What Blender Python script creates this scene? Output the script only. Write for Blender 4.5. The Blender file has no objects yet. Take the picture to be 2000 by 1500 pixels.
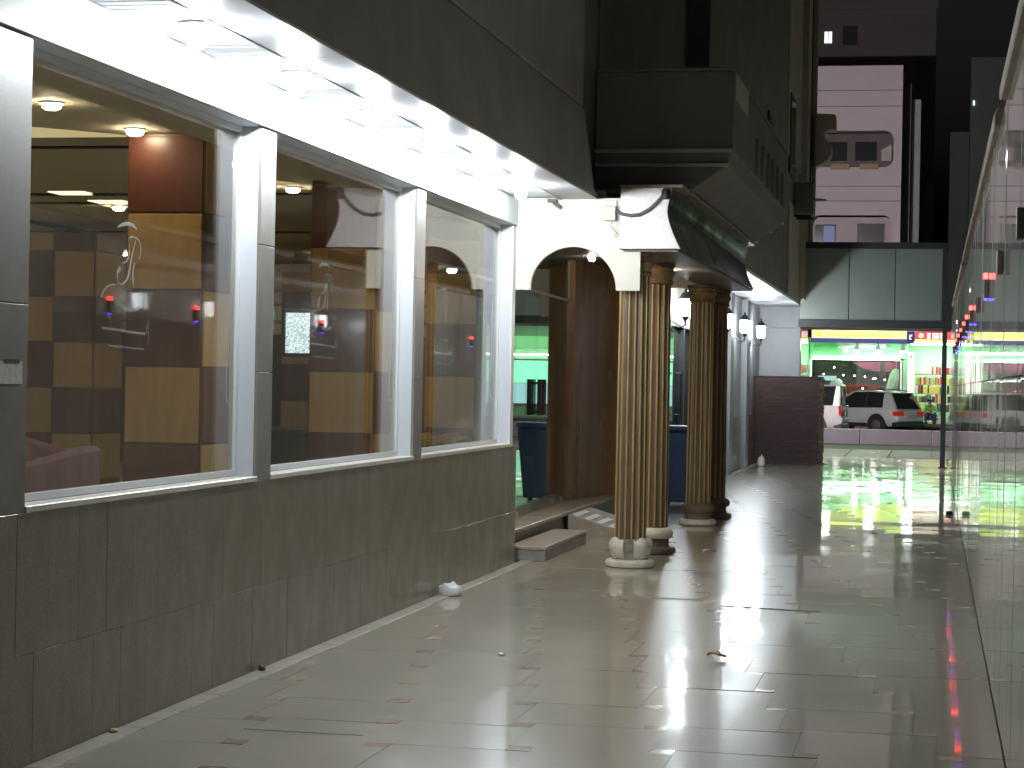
import bpy, bmesh, math, random
from mathutils import Vector, Matrix
rnd = random.Random(7)
PI = math.pi
S = bpy.context.scene
COL = S.collection

# ------------------------------------------------------------------ camera, world, exposure
YAW, PITCH, ROLL, CAM_H = 0.20291, -0.00161, 0.01891, 1.6
cd = bpy.data.cameras.new('camera'); cam = bpy.data.objects.new('camera', cd); COL.objects.link(cam)
cd.sensor_width = 36; cd.lens = 72; cd.clip_start = 0.05; cd.clip_end = 2000
fw0 = Vector((-math.sin(YAW), math.cos(YAW), 0)); rt = Vector((math.cos(YAW), math.sin(YAW), 0)); u0 = Vector((0, 0, 1))
fw = fw0 * math.cos(PITCH) + u0 * math.sin(PITCH); up = u0 * math.cos(PITCH) - fw0 * math.sin(PITCH)
r2 = rt * math.cos(ROLL) + up * math.sin(ROLL); up2 = up * math.cos(ROLL) - rt * math.sin(ROLL)
m = Matrix((r2, up2, -fw)).transposed().to_4x4(); m.translation = Vector((0, 0, CAM_H))
cam.matrix_world = m
S.camera = cam
W = bpy.data.worlds.new('World'); S.world = W; W.use_nodes = True
wn = W.node_tree.nodes; wl = W.node_tree.links
bg = wn['Background']
sky = wn.new('ShaderNodeTexSky'); sky.sky_type = 'NISHITA'; sky.sun_disc = False
sky.sun_elevation = math.radians(-3); sky.sun_rotation = math.radians(200)
hs = wn.new('ShaderNodeHueSaturation'); hs.inputs['Saturation'].default_value = 0.15
wl.new(sky.outputs[0], hs.inputs['Color']); wl.new(hs.outputs[0], bg.inputs[0])
bg.inputs[1].default_value = 0.15
S.view_settings.view_transform = 'Standard'; S.view_settings.look = 'None'
S.view_settings.gamma = 1; S.view_settings.use_curve_mapping = False
S.view_settings.exposure = 0.22
S.cycles.use_denoising = True
S.cycles.max_bounces = 12; S.cycles.transparent_max_bounces = 24
S.cycles.glossy_bounces = 6; S.cycles.diffuse_bounces = 5
S.cycles.sample_clamp_indirect = 6.0
S.cycles.caustics_reflective = True; S.cycles.caustics_refractive = False
S.cycles.blur_glossy = 0.05

# ------------------------------------------------------------------ materials
def mat(name, col, rough=.5, metal=0.0, spec=.5, var=0.0, vs=3.0, vstretch=(1, 1, 1), bump=0.0, bs=40.0, rvar=0.0, rs=2.0,
        emis=None, est=0.0, orand=0.0, coat=0.0, coat_rough=.03, speck=0.0, speck_s=300.0):
    M = bpy.data.materials.new(name); M.use_nodes = True
    n, l = M.node_tree.nodes, M.node_tree.links
    b = n['Principled BSDF']
    b.inputs['Base Color'].default_value = (*col, 1); b.inputs['Roughness'].default_value = rough
    b.inputs['Metallic'].default_value = metal; b.inputs['Specular IOR Level'].default_value = spec
    b.inputs['Coat Weight'].default_value = coat; b.inputs['Coat Roughness'].default_value = coat_rough
    geo = n.new('ShaderNodeNewGeometry')
    mp = n.new('ShaderNodeMapping'); mp.inputs['Scale'].default_value = vstretch
    l.new(geo.outputs['Position'], mp.inputs[0])
    src = None
    if var:
        t = n.new('ShaderNodeTexNoise'); t.inputs['Scale'].default_value = vs; t.inputs['Detail'].default_value = 8
        t.inputs['Roughness'].default_value = .65
        l.new(mp.outputs[0], t.inputs['Vector'])
        r = n.new('ShaderNodeMapRange'); r.inputs[1].default_value = .3; r.inputs[2].default_value = .7
        r.inputs[3].default_value = 1 - var; r.inputs[4].default_value = 1 + var
        l.new(t.outputs[0], r.inputs[0]); src = r.outputs[0]
    if orand:
        oi = n.new('ShaderNodeObjectInfo'); r = n.new('ShaderNodeMapRange')
        r.inputs[3].default_value = 1 - orand; r.inputs[4].default_value = 1 + orand
        l.new(oi.outputs['Random'], r.inputs[0])
        if src:
            mm = n.new('ShaderNodeMath'); mm.operation = 'MULTIPLY'; l.new(src, mm.inputs[0]); l.new(r.outputs[0], mm.inputs[1]); src = mm.outputs[0]
        else: src = r.outputs[0]
    if speck:
        t = n.new('ShaderNodeTexNoise'); t.inputs['Scale'].default_value = speck_s; t.inputs['Detail'].default_value = 2
        l.new(geo.outputs['Position'], t.inputs['Vector'])
        r = n.new('ShaderNodeMapRange'); r.inputs[1].default_value = .35; r.inputs[2].default_value = .65
        r.inputs[3].default_value = 1 - speck; r.inputs[4].default_value = 1 + speck
        l.new(t.outputs[0], r.inputs[0])
        if src:
            mm = n.new('ShaderNodeMath'); mm.operation = 'MULTIPLY'; l.new(src, mm.inputs[0]); l.new(r.outputs[0], mm.inputs[1]); src = mm.outputs[0]
        else: src = r.outputs[0]
    if src:
        hv = n.new('ShaderNodeHueSaturation'); hv.inputs['Color'].default_value = (*col, 1)
        l.new(src, hv.inputs['Value']); l.new(hv.outputs[0], b.inputs['Base Color'])
    if rvar:
        t = n.new('ShaderNodeTexNoise'); t.inputs['Scale'].default_value = rs; t.inputs['Detail'].default_value = 6
        l.new(mp.outputs[0], t.inputs['Vector'])
        r = n.new('ShaderNodeMapRange'); r.inputs[1].default_value = .3; r.inputs[2].default_value = .7
        r.inputs[3].default_value = max(.01, rough - rvar); r.inputs[4].default_value = rough + rvar
        l.new(t.outputs[0], r.inputs[0]); l.new(r.outputs[0], b.inputs['Roughness'])
    if bump:
        t = n.new('ShaderNodeTexNoise'); t.inputs['Scale'].default_value = bs; t.inputs['Detail'].default_value = 4
        l.new(mp.outputs[0], t.inputs['Vector'])
        bp = n.new('ShaderNodeBump'); bp.inputs['Strength'].default_value = bump; bp.inputs['Distance'].default_value = .01
        l.new(t.outputs[0], bp.inputs['Height']); l.new(bp.outputs[0], b.inputs['Normal'])
    if emis:
        b.inputs['Emission Color'].default_value = (*emis, 1); b.inputs['Emission Strength'].default_value = est
    return M

def glass(name, tint=(1, 1, 1), f0=.05, rough=0.0):
    M = bpy.data.materials.new(name); M.use_nodes = True
    n, l = M.node_tree.nodes, M.node_tree.links
    n.clear()
    o = n.new('ShaderNodeOutputMaterial'); mx = n.new('ShaderNodeMixShader')
    tr = n.new('ShaderNodeBsdfTransparent'); tr.inputs[0].default_value = (*tint, 1)
    gl = n.new('ShaderNodeBsdfGlossy'); gl.inputs['Roughness'].default_value = rough; gl.inputs['Color'].default_value = (1, 1, 1, 1)
    lw = n.new('ShaderNodeLayerWeight'); lw.inputs[0].default_value = .5
    p = n.new('ShaderNodeMath'); p.operation = 'POWER'; p.inputs[1].default_value = 5
    l.new(lw.outputs['Facing'], p.inputs[0])
    r = n.new('ShaderNodeMath'); r.operation = 'MULTIPLY_ADD'; r.inputs[1].default_value = 1 - f0; r.inputs[2].default_value = f0
    l.new(p.outputs[0], r.inputs[0]); l.new(r.outputs[0], mx.inputs[0])
    l.new(tr.outputs[0], mx.inputs[1]); l.new(gl.outputs[0], mx.inputs[2]); l.new(mx.outputs[0], o.inputs[0])
    return M

def emit(name, col, s):
    M = bpy.data.materials.new(name); M.use_nodes = True
    n, l = M.node_tree.nodes, M.node_tree.links
    n.clear(); o = n.new('ShaderNodeOutputMaterial'); e = n.new('ShaderNodeEmission')
    e.inputs[0].default_value = (*col, 1); e.inputs[1].default_value = s
    l.new(e.outputs[0], o.inputs[0]); return M

def crowd_screen(name):
    M = emit(name, (.8, .9, 1), 2.2); n, l = M.node_tree.nodes, M.node_tree.links
    e = [x for x in n if x.type == 'EMISSION'][0]
    g = n.new('ShaderNodeNewGeometry'); t = n.new('ShaderNodeTexNoise'); t.inputs['Scale'].default_value = 95
    t.inputs['Detail'].default_value = 2
    l.new(g.outputs['Position'], t.inputs['Vector'])
    r = n.new('ShaderNodeValToRGB'); r.color_ramp.elements[0].position = .42; r.color_ramp.elements[0].color = (.18, .24, .25, 1)
    r.color_ramp.elements[1].position = .55; r.color_ramp.elements[1].color = (.7, .85, .9, 1)
    l.new(t.outputs[0], r.inputs[0]); l.new(r.outputs[0], e.inputs[0]); return M

def brick_mat(name):
    return mat(name, (.036, .015, .014), .75, var=.25, vs=9, bump=.3, bs=60, orand=.2)

K = {}
K['tile'] = mat('polished beige stone tile', (.36, .335, .262), .30, var=.10, vs=3, rvar=.025, rs=3, orand=.05, coat=.75, coat_rough=.035, speck=.05, speck_s=120, spec=.5)
def smudged(M, lo, hi, sc):
    n, l = M.node_tree.nodes, M.node_tree.links; g = n.new('ShaderNodeNewGeometry'); t = n.new('ShaderNodeTexNoise')
    t.inputs['Scale'].default_value = sc; t.inputs['Detail'].default_value = 9; t.inputs['Roughness'].default_value = .7
    l.new(g.outputs['Position'], t.inputs['Vector']); r = n.new('ShaderNodeMapRange'); r.inputs[1].default_value = .38; r.inputs[2].default_value = .66
    r.inputs[3].default_value = lo; r.inputs[4].default_value = hi; l.new(t.outputs[0], r.inputs[0]); l.new(r.outputs[0], n['Principled BSDF'].inputs['Coat Roughness'])
smudged(K['tile'], .02, .085, 1.6)
K['accent'] = mat('red stone inset', (.40, .305, .235), .2, var=.15, vs=14, orand=.3, rvar=.08, rs=5)
K['grout'] = mat('grout', (.315, .292, .23), .7, var=.2, vs=8)
K['border'] = mat('pale border stone', (.36, .33, .27), .3, var=.22, vs=5, orand=.08, bump=.05, bs=20)
K['granite'] = mat('brown grey granite', (.168, .139, .098), .38, var=.09, vs=9, vstretch=(1, 1.3, .8), speck=.22, speck_s=150, rvar=.1, rs=4, orand=.05, bump=.03, bs=90, coat=.5, coat_rough=.16)
K['granite_post'] = mat('light grey granite', (.20, .185, .17), .4, var=.12, vs=5, speck=.16, speck_s=260, orand=.06)
K['white_alu'] = mat('white coated aluminium', (.70, .72, .74), .35, var=.04, vs=2, spec=.5)
K['reveal'] = mat('white reveal board', (.60, .63, .68), .4, var=.05, vs=3)
K['sill'] = mat('white marble sill', (.62, .60, .56), .3, var=.1, vs=10)
K['soffit_panel'] = mat('pale soffit sheet', (.30, .30, .33), .4, var=.06, vs=2)
K['dark_void'] = mat('dark void', (.12, .12, .12), .8)
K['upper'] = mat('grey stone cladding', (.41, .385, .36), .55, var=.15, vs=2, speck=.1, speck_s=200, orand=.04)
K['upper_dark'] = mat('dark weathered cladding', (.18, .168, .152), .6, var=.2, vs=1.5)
K['cream'] = mat('cream plaster', (.66, .63, .54), .6, var=.05, vs=4)
K['cream_dark'] = mat('dirty cream plaster', (.52, .48, .38), .7, var=.15, vs=2)
K['speckle'] = mat('speckled pale granite', (.55, .51, .49), .25, var=.1, vs=20, speck=.28, speck_s=350)
K['black_gloss'] = mat('black polished cladding', (.022, .022, .024), .12, var=.2, vs=4, rvar=.06, rs=2, spec=.6)
K['olive'] = mat('dull olive board', (.14, .13, .10), .5, var=.2, vs=4)
K['col_brown'] = mat('brown painted column', (.105, .064, .040), .45, var=.25, vs=12, vstretch=(1, 1, .25), bump=.1, bs=60)
K['gold'] = mat('dull gold paint', (.38, .275, .10), .45, metal=.1, var=.25, vs=18, vstretch=(1, 1, .3))
K['capital'] = mat('brown gilded moulding', (.20, .13, .06), .35, metal=.2, var=.3, vs=14)
K['plaster_white'] = mat('chipped white plaster', (.60, .56, .48), .7, var=.2, vs=18, bump=.4, bs=50)
K['plaster_brown'] = mat('worn brown plaster', (.13, .09, .065), .7, var=.4, vs=22, bump=.4, bs=50)
K['mortar'] = mat('bare mortar', (.22, .19, .15), .9, var=.3, vs=30, bump=.5, bs=60)
K['wood_jamb'] = mat('brown laminate', (.19, .105, .052), .32, var=.22, vs=5, vstretch=(1, 1, .15), rvar=.08)
K['gold_wood'] = mat('honey wood veneer', (.42, .265, .10), .4, var=.15, vs=8, vstretch=(1, 1, .3), orand=.08)
K['maroon'] = mat('maroon wood veneer', (.105, .036, .026), .35, var=.25, vs=8, vstretch=(1, 1, .3), orand=.12)
K['ceil'] = mat('dining room ceiling paint', (.74, .71, .58), .7, var=.03)
K['slot'] = mat('black slot', (.02, .02, .02), .6)
K['din_floor'] = mat('dining room stone floor', (.58, .53, .44), .5, var=.15, vs=6)
K['seat'] = mat('dusty pink upholstery', (.20, .10, .115), .8, var=.12, vs=12)
K['marble'] = mat('dark green marble', (.03, .045, .035), .2, var=.8, vs=6, spec=.6)
K['landing'] = mat('landing stone', (.33, .30, .25), .4, var=.2, vs=6, bump=.05)
K['step_face'] = mat('grey granite riser', (.22, .21, .19), .45, var=.2, vs=10, speck=.2)
K['ramp'] = mat('ramp concrete', (.26, .23, .19), .7, var=.2, vs=8)
K['ramp_strip'] = mat('pale ramp strip', (.55, .54, .50), .6, var=.2, vs=12)
K['pane'] = glass('window glass', (.86, .86, .84), .045)
K['door_glass'] = glass('green tinted door glass', (.74, .84, .78), .16)
K['etch'] = mat('etched glass lettering', (.42, .47, .45), .9, spec=.1)
K['etch'].node_tree.nodes['Principled BSDF'].inputs['Alpha'].default_value = .28
K['etch_worn'] = K['etch'].copy(); K['etch_worn'].node_tree.nodes['Principled BSDF'].inputs['Alpha'].default_value = .13
K['chain'] = mat('white blind chain', (.7, .7, .66), .5)
K['steel'] = mat('brushed steel', (.5, .5, .5), .3, metal=.9)
K['dark_metal'] = mat('dark bronze metal', (.13, .11, .09), .5)
K['iron'] = mat('black iron', (.02, .02, .022), .5, metal=.3)
K['cable'] = mat('grey conduit', (.09, .09, .10), .6)
K['box_beige'] = mat('beige plastic', (.58, .57, .43), .5)
K['blue'] = mat('blue plastic bin', (.018, .05, .16), .45, var=.15, vs=6)
K['rubber'] = mat('black rubber', (.015, .015, .015), .8)
K['wall_grey'] = mat('grey wall paint', (.33, .34, .35), .45, var=.1, vs=1.5)
K['pilaster'] = mat('grey pilaster paint', (.25, .255, .27), .5, var=.1, vs=2)
K['polished'] = mat('polished grey beige stone', (.41, .40, .36), .035, var=.12, vs=2, vstretch=(1, 3, .3), rvar=.02, rs=1.5, orand=.10, spec=.55)
K['coping'] = mat('brown coping stone', (.20, .165, .12), .5, var=.2, vs=5, orand=.1)
K['brick'] = brick_mat('dark red brick')
K['brick_lit_edge'] = mat('lit brick edge', (.26, .22, .14), .7, var=.3, vs=12)  # lighter brick: light on the block's side is put into the colour
K['panel_green'] = mat('grey green metal panel', (.25, .29, .25), .4, var=.06, vs=2, orand=.05)
K['frame_dark'] = mat('dark metal frame', (.03, .032, .034), .45)
K['asphalt'] = mat('asphalt', (.055, .053, .055), .6, var=.2, vs=3, speck=.2)
K['green_strip'] = mat('dark green strip', (.035, .06, .03), .5, var=.3, vs=2)
K['pave'] = mat('concrete paving', (.085, .085, .07), .35, var=.15, vs=1.2, orand=.06)
K['lowwall'] = mat('pale concrete kerb wall', (.13, .118, .132), .7, var=.12, vs=2)
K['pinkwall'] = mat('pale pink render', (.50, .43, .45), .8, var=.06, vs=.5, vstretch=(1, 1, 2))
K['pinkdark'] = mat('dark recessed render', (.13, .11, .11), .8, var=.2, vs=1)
K['bldg_dark'] = mat('dark concrete facade', (.07, .066, .06), .8, var=.12, vs=.6)
K['tower'] = mat('dark green rendered tower', (.045, .055, .048), .8, var=.2, vs=.5)
K['bldg_grey'] = mat('grey render', (.30, .32, .34), .8, var=.1, vs=.6)
K['win_dark'] = mat('dark window glass', (.02, .022, .026), .08, spec=.8)
K['brown_trim'] = mat('brown planter trim', (.30, .20, .10), .6)
K['car_silver'] = mat('silver car paint', (.50, .55, .52), .28, metal=.2, coat=.6)
K['car_white'] = mat('white car paint', (.66, .65, .66), .3, coat=.5)
K['car_glass'] = mat('tinted car glass', (.015, .02, .018), .05, spec=.9)
K['tail'] = mat('red lamp lens', (.45, .012, .012), .15, coat=.8, emis=(1, .05, .04), est=.12)
K['plate'] = mat('number plate', (.55, .54, .50), .5)
K['plate_ink'] = mat('plate ink', (.1, .1, .1), .6)
K['skin'] = mat('skin', (.32, .19, .13), .55)
K['hair'] = mat('black hair', (.012, .01, .01), .6)
K['shirt'] = mat('lime green shirt', (.20, .62, .10), .8)
K['jeans'] = mat('blue jeans', (.06, .09, .15), .8)
K['shop_wall'] = mat('mint green shop paint', (.27, .58, .32), .6, var=.06)
K['shop_int'] = mat('shop interior wall', (.18, .16, .16), .7, var=.2, vs=2)
K['white_paint'] = mat('white paint', (.75, .75, .72), .5)
K['magenta'] = mat('magenta cloth banner', (.50, .06, .22), .7)
K['redcloth'] = mat('dark red cloth', (.28, .045, .045), .8, var=.3, vs=3)
K['cloth_pale'] = mat('pale grey cloth', (.55, .60, .55), .8, var=.15, vs=5)
K['red'] = mat('red packaging', (.6, .04, .03), .5)
K['yellow'] = mat('yellow packaging', (.75, .55, .05), .5)
K['black'] = mat('black goods', (.02, .02, .02), .5)
K['white_pack'] = mat('white packaging', (.75, .72, .68), .5)
K['green_pack'] = mat('green packaging', (.2, .5, .1), .5)
K['leaf'] = mat('dry leaf', (.32, .23, .09), .7, var=.3, vs=40)
K['litter_w'] = mat('white plastic film', (.62, .62, .64), .4, var=.1, vs=20)
K['litter_d'] = mat('dark litter', (.03, .025, .02), .7)
K['paper'] = mat('torn pale sticker', (.58, .57, .52), .8, var=.2, vs=30)
# things that give off light
K['lamp'] = emit('cold white lamp', (.91, .97, 1.0), 690.0)
K['lamp_in'] = emit('warm ceiling lamp', (1.0, .83, .55), 125.0)
K['lamp_added'] = emit('added entrance downlight', (1.0, .90, .74), 800.0)  # added lamps that brighten the entrance recess and the rear columns
K['lamp_added2'] = emit('small added entrance downlight', (1.0, .88, .68), 160.0)
K['cove'] = emit('warm cove light', (1.0, .82, .42), .75)
K['panel_in'] = emit('warm ceiling panel', (1.0, .86, .55), 2.2)
K['lantern'] = emit('lantern glow', (.88, .95, 1.0), 230.0)
K['led_red'] = emit('red led', (1, .045, .04), 10.0)
K['led_blue'] = emit('blue led', (.06, .05, 1), 6.0)
K['sign_yellow'] = emit('lit yellow sign', (.74, 1.0, .16), 2.8)
K['sign_purple'] = emit('lit purple edge', (.12, .10, .40), .8)
K['sign_navy'] = emit('lit navy end', (.05, .06, .22), .8)
K['sign_ink'] = emit('orange sign lettering', (.95, .45, .05), .8)
K['sign_red'] = emit('lit red sign', (.95, .10, .10), 1.1)
K['sign_white'] = emit('lit white sign patch', (1, .92, .85), 1.3)
K['sign_teal'] = emit('lit teal sign patch', (.45, .85, .85), 1.1)
K['shop_lamp'] = emit('shop spot lamp', (.9, 1, .97), 60.0)
K['shop_green'] = emit('green fluorescent tube', (.40, 1.0, .50), 38.0)
K['shop_white'] = emit('white fluorescent panel', (.92, 1, .94), 12.0)
K['shop_dim'] = emit('dim green shop window', (.22, .80, .45), 2.2)
K['sign_paleyellow'] = emit('pale yellow sign', (.8, .95, .3), .7)
K['sign_dimgreen'] = emit('dim green sign', (.3, .9, .35), 1.0)
K['post_lit'] = emit('glowing white post', (1.0, .97, .86), 2.2)
K['bulb'] = emit('small bulb', (1, .96, 1), 22.0)
K['win_lit'] = emit('lit window', (.85, .95, 1), 1.4)
K['win_blue'] = emit('dim lit window', (.40, .42, .75), .35)
K['screen'] = crowd_screen('television crowd picture')
K['street_warm'] = emit('yellow unseen street lamp light', (1.0, .92, .62), 200.0)
K['street'] = emit('unseen street lamp light', (1.0, .91, .93), 10500.0)

# ------------------------------------------------------------------ mesh helpers
class MB:
    def __init__(s): s.v = []; s.f = []
    def add(s, vs, fs):
        o = len(s.v); s.v += [tuple(v) for v in vs]; s.f += [tuple(i + o for i in f) for f in fs]; return s
    def box(s, x0, x1, y0, y1, z0, z1):
        return s.add([(x0, y0, z0), (x1, y0, z0), (x1, y1, z0), (x0, y1, z0), (x0, y0, z1), (x1, y0, z1), (x1, y1, z1), (x0, y1, z1)],
                     [(0, 3, 2, 1), (4, 5, 6, 7), (0, 1, 5, 4), (1, 2, 6, 5), (2, 3, 7, 6), (3, 0, 4, 7)])
    def prism(s, poly, axis, a, b):
        def P(p, t):
            return {'x': (t, p[0], p[1]), 'y': (p[0], t, p[1]), 'z': (p[0], p[1], t)}[axis]
        n = len(poly)
        return s.add([P(p, a) for p in poly] + [P(p, b) for p in poly],
                     [tuple(range(n))[::-1], tuple(range(n, 2 * n))] + [(i, (i + 1) % n, n + (i + 1) % n, n + i) for i in range(n)])
    def lathe(s, prof, c, seg=32, fn=None):
        vs = []; fs = []
        for k, (r, z) in enumerate(prof):
            for i in range(seg):
                a = 2 * PI * i / seg; rr = r if fn is None else fn(r, a, k)
                vs.append((c[0] + rr * math.cos(a), c[1] + rr * math.sin(a), c[2] + z))
        for k in range(len(prof) - 1):
            for i in range(seg):
                j = (i + 1) % seg; fs.append((k * seg + i, k * seg + j, (k + 1) * seg + j, (k + 1) * seg + i))
        fs.append(tuple(range(seg))[::-1]); n = (len(prof) - 1) * seg; fs.append(tuple(range(n, n + seg)))
        return s.add(vs, fs)
    def cyl(s, p0, p1, r, seg=12):
        return s.tube([p0, p1], r, seg)
    def tube(s, pts, r, seg=8):
        pts = [Vector(p) for p in pts]; vs = []; fs = []
        for k, p in enumerate(pts):
            d = (pts[min(k + 1, len(pts) - 1)] - pts[max(k - 1, 0)]).normalized()
            a = d.orthogonal().normalized() if k == 0 else (a - d * a.dot(d)).normalized()
            b = d.cross(a); rr = r[k] if isinstance(r, (list, tuple)) else r
            vs += [p + (a * math.cos(2 * PI * i / seg) + b * math.sin(2 * PI * i / seg)) * rr for i in range(seg)]
        for k in range(len(pts) - 1):
            for i in range(seg):
                j = (i + 1) % seg; fs.append((k * seg + i, k * seg + j, (k + 1) * seg + j, (k + 1) * seg + i))
        fs.append(tuple(range(seg))[::-1]); n = (len(pts) - 1) * seg; fs.append(tuple(range(n, n + seg)))
        return s.add(vs, fs)
    def ribbon(s, pts, w, x, dx):   # flat stroke in the y-z plane with thickness dx
        vs = []; fs = []
        for k, p in enumerate(pts):
            q0 = pts[max(k - 1, 0)]; q1 = pts[min(k + 1, len(pts) - 1)]
            t = Vector((q1[0] - q0[0], q1[1] - q0[1])).normalized(); n = Vector((-t.y, t.x))
            ww = (w[k] if isinstance(w, (list, tuple)) else w) / 2
            for sgn, xx in ((1, x), (-1, x), (-1, x + dx), (1, x + dx)):
                vs.append((xx, p[0] + n.x * ww * sgn, p[1] + n.y * ww * sgn))
        for k in range(len(pts) - 1):
            for i in range(4):
                j = (i + 1) % 4; fs.append((4 * k + i, 4 * k + j, 4 * k + 4 + j, 4 * k + 4 + i))
        fs.append((3, 2, 1, 0)); n = 4 * (len(pts) - 1); fs.append((n, n + 1, n + 2, n + 3))
        return s.add(vs, fs)
    def mesh(s, name, m, off=(0, 0, 0), bevel=0, smooth=False, seg=1):
        me = bpy.data.meshes.new(name)
        me.from_pydata([(v[0] - off[0], v[1] - off[1], v[2] - off[2]) for v in s.v], [], s.f)
        bm = bmesh.new(); bm.from_mesh(me)
        bmesh.ops.recalc_face_normals(bm, faces=bm.faces)
        if bevel:
            bmesh.ops.bevel(bm, geom=[e for e in bm.edges if e.is_manifold and e.calc_face_angle(0) > .5], offset=bevel, segments=seg, affect='EDGES', profile=.5)
        bm.to_mesh(me); bm.free()
        if smooth:
            me.shade_smooth()
            me.set_sharp_from_angle(angle=math.radians(40))
        me.materials.append(m); return me

def offset_of(parent):
    o = Vector((0, 0, 0))
    while parent is not None: o += parent.location; parent = parent.parent
    return o

def obj(name, mb, m, parent=None, bevel=0, smooth=False, local=False, loc=None, seg=1):
    """one mesh object; geometry is given in world metres unless local"""
    m = K[m] if isinstance(m, str) else m
    if loc is None: loc = (0, 0, 0)
    off = (0, 0, 0) if local else (offset_of(parent) + Vector(loc) if parent else Vector(loc))
    me = mb.mesh(name, m, off, bevel, smooth, seg)
    o = bpy.data.objects.new(name, me); COL.objects.link(o); o.parent = parent
    o.location = loc
    return o

def inst(name, me, parent, loc, rot=(0, 0, 0)):   # world location, shared mesh
    o = bpy.data.objects.new(name, me); COL.objects.link(o); o.parent = parent
    o.location = Vector(loc) - offset_of(parent) if parent else loc
    o.rotation_euler = rot
    return o

def tag(o, label, cat, group=None):
    o['label'] = label; o['category'] = cat
    if group: o['group'] = group
    return o
def thing(name, label, cat, loc=(0, 0, 0), group=None):
    o = bpy.data.objects.new(name, None); COL.objects.link(o); o.location = loc
    return tag(o, label, cat, group)
def struct(o): o['kind'] = 'structure'; return o
def stuff(o): o['kind'] = 'stuff'; return o
def copy_tree(o, parent=None):
    c = o.copy(); COL.objects.link(c); c.parent = parent
    for ch in list(o.children): copy_tree(ch, c)
    return c
def B(*a): return MB().box(*a)

# ------------------------------------------------------------------ levels of the place
WX = -3.57          # face of the restaurant wall
RX = 0.33           # face of the stone wall on the right
SOF = 3.176         # height of the lit soffit

# ground and road
struct(obj('ground', B(-60, 60, -30, 47.6, -.6, -.03), 'grout'))
struct(obj('road', B(-150, 150, 59.4, 88.4, -.6, -.2), 'asphalt'))
struct(obj('far_ground', B(-400, 400, 97, 600, -.8, -.1), 'asphalt'))
struct(obj('ground_strip', B(-60, 60, 53.6, 58.6, -.6, -.06), 'green_strip'))  # dark green band of ground before the low wall
pv = struct(obj('pavement', B(-60, 60, 47.6, 53.59, -.6, -.03), 'pave'))
slab_me = B(-.49, .49, -.72, .72, -.03, 0).mesh('paving_slab', K['pave'], bevel=.006)
for i in range(-6, 4):
    for j in range(4):
        inst('paving_slab', slab_me, pv, (.5 + i * 1.0, 48.4 + j * 1.46, .0), (rnd.uniform(-.002, .002), rnd.uniform(-.002, .002), 0))
struct(obj('shop_pavement', B(-60, 60, 88.4, 97, -.6, -.02), 'pave'))

# alley floor: big polished squares with little red ones between them
fl = struct(obj('alley_floor', B(WX, RX, 2, 47.55, -.03, -.006), 'grout'))
A, Bq, gap = .612, .108, .0016
X0, X1 = WX + .115, RX - .004
def clip(poly, x0, x1):
    for s, lim in ((1, x0), (-1, x1)):
        out = []
        for i in range(len(poly)):
            p, q = poly[i], poly[(i + 1) % len(poly)]
            a, b = s * (p[0] - lim), s * (q[0] - lim)
            if a >= 0: out.append(p)
            if a * b < 0:
                t = a / (a - b); out.append((lim, p[1] + t * (q[1] - p[1])))
        poly = out
        if len(poly) < 3: return []
    return poly
def slab_at(w): return B(gap / 2, w - gap / 2, gap / 2, w - gap / 2, -.012, 0)
# 'rot' : lattice (A,B) / (-B,A); the small square sits beside the big one
TH = 0.0
big_me = slab_at(A).mesh('floor_tile', K['tile'])
small_me = slab_at(Bq).mesh('accent_tile', K['accent'])
rest_big, rest_small = MB(), MB()
ax, ay = -2.457 - Bq / 2 - A, 9.247 - Bq / 2       # lattice origin
for i in range(-12, 16):
    for j in range(-26, 70):
        px, py = ax + i * A - j * Bq, ay + i * Bq + j * A
        for (w, ox, me, rest, nm) in ((A, 0, big_me, rest_big, 'floor_tile'), (Bq, A, small_me, rest_small, 'accent_tile')):
            x, y = px + ox, py
            if y < 3.2 or y > 47.4 or x > X1 or x + w < X0: continue
            tl_ = .0012 if y < 16 else .0021
            tilt = (rnd.gauss(0, tl_), rnd.gauss(0, .0012), 0)
            g = gap / 2
            q = clip([(x + g, y + g), (x + w - g, y + g), (x + w - g, y + w - g), (x + g, y + w - g)], X0, X1)
            if not q: continue
            whole = x >= X0 and x + w <= X1
            near = 6.9 < y < (21.5 if w == A else 18.5)
            if near:
                dz = rnd.uniform(-.0004, .0004)
                if whole:
                    inst(nm, me, fl, (x, y, dz), tilt)
                else:
                    o = obj(nm, MB().prism([(a - x, b - y) for a, b in q], 'z', -.012, 0), me.materials[0], fl, local=True)
                    o.location = (x, y, dz); o.rotation_euler = tilt
            else:
                cx, cy = x + w / 2, y + w / 2
                zt = [tilt[0] * (b - cy) - tilt[1] * (a - cx) for a, b in q]
                n = len(q)
                rest.add([(a, b, z) for (a, b), z in zip(q, zt)] + [(a, b, -.012) for a, b in q],
                         [tuple(range(n))] + [(k, n + k, n + (k + 1) % n, (k + 1) % n) for k in range(n)])
stuff(obj('distant_tiles', rest_big, 'tile', fl)); stuff(obj('distant_accents', rest_small, 'accent', fl))
for k in range(44):
    y = 2.6 + k * 1.02
    obj('border_strip', B(WX + .002, X0 - .004, y, y + 1.012, -.012, .004), 'border', fl, bevel=.003)
struct(obj('drain_channel', B(X1 + .0005, RX - .0005, 3, 41.9, -.006, -.004), 'slot'))

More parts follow.
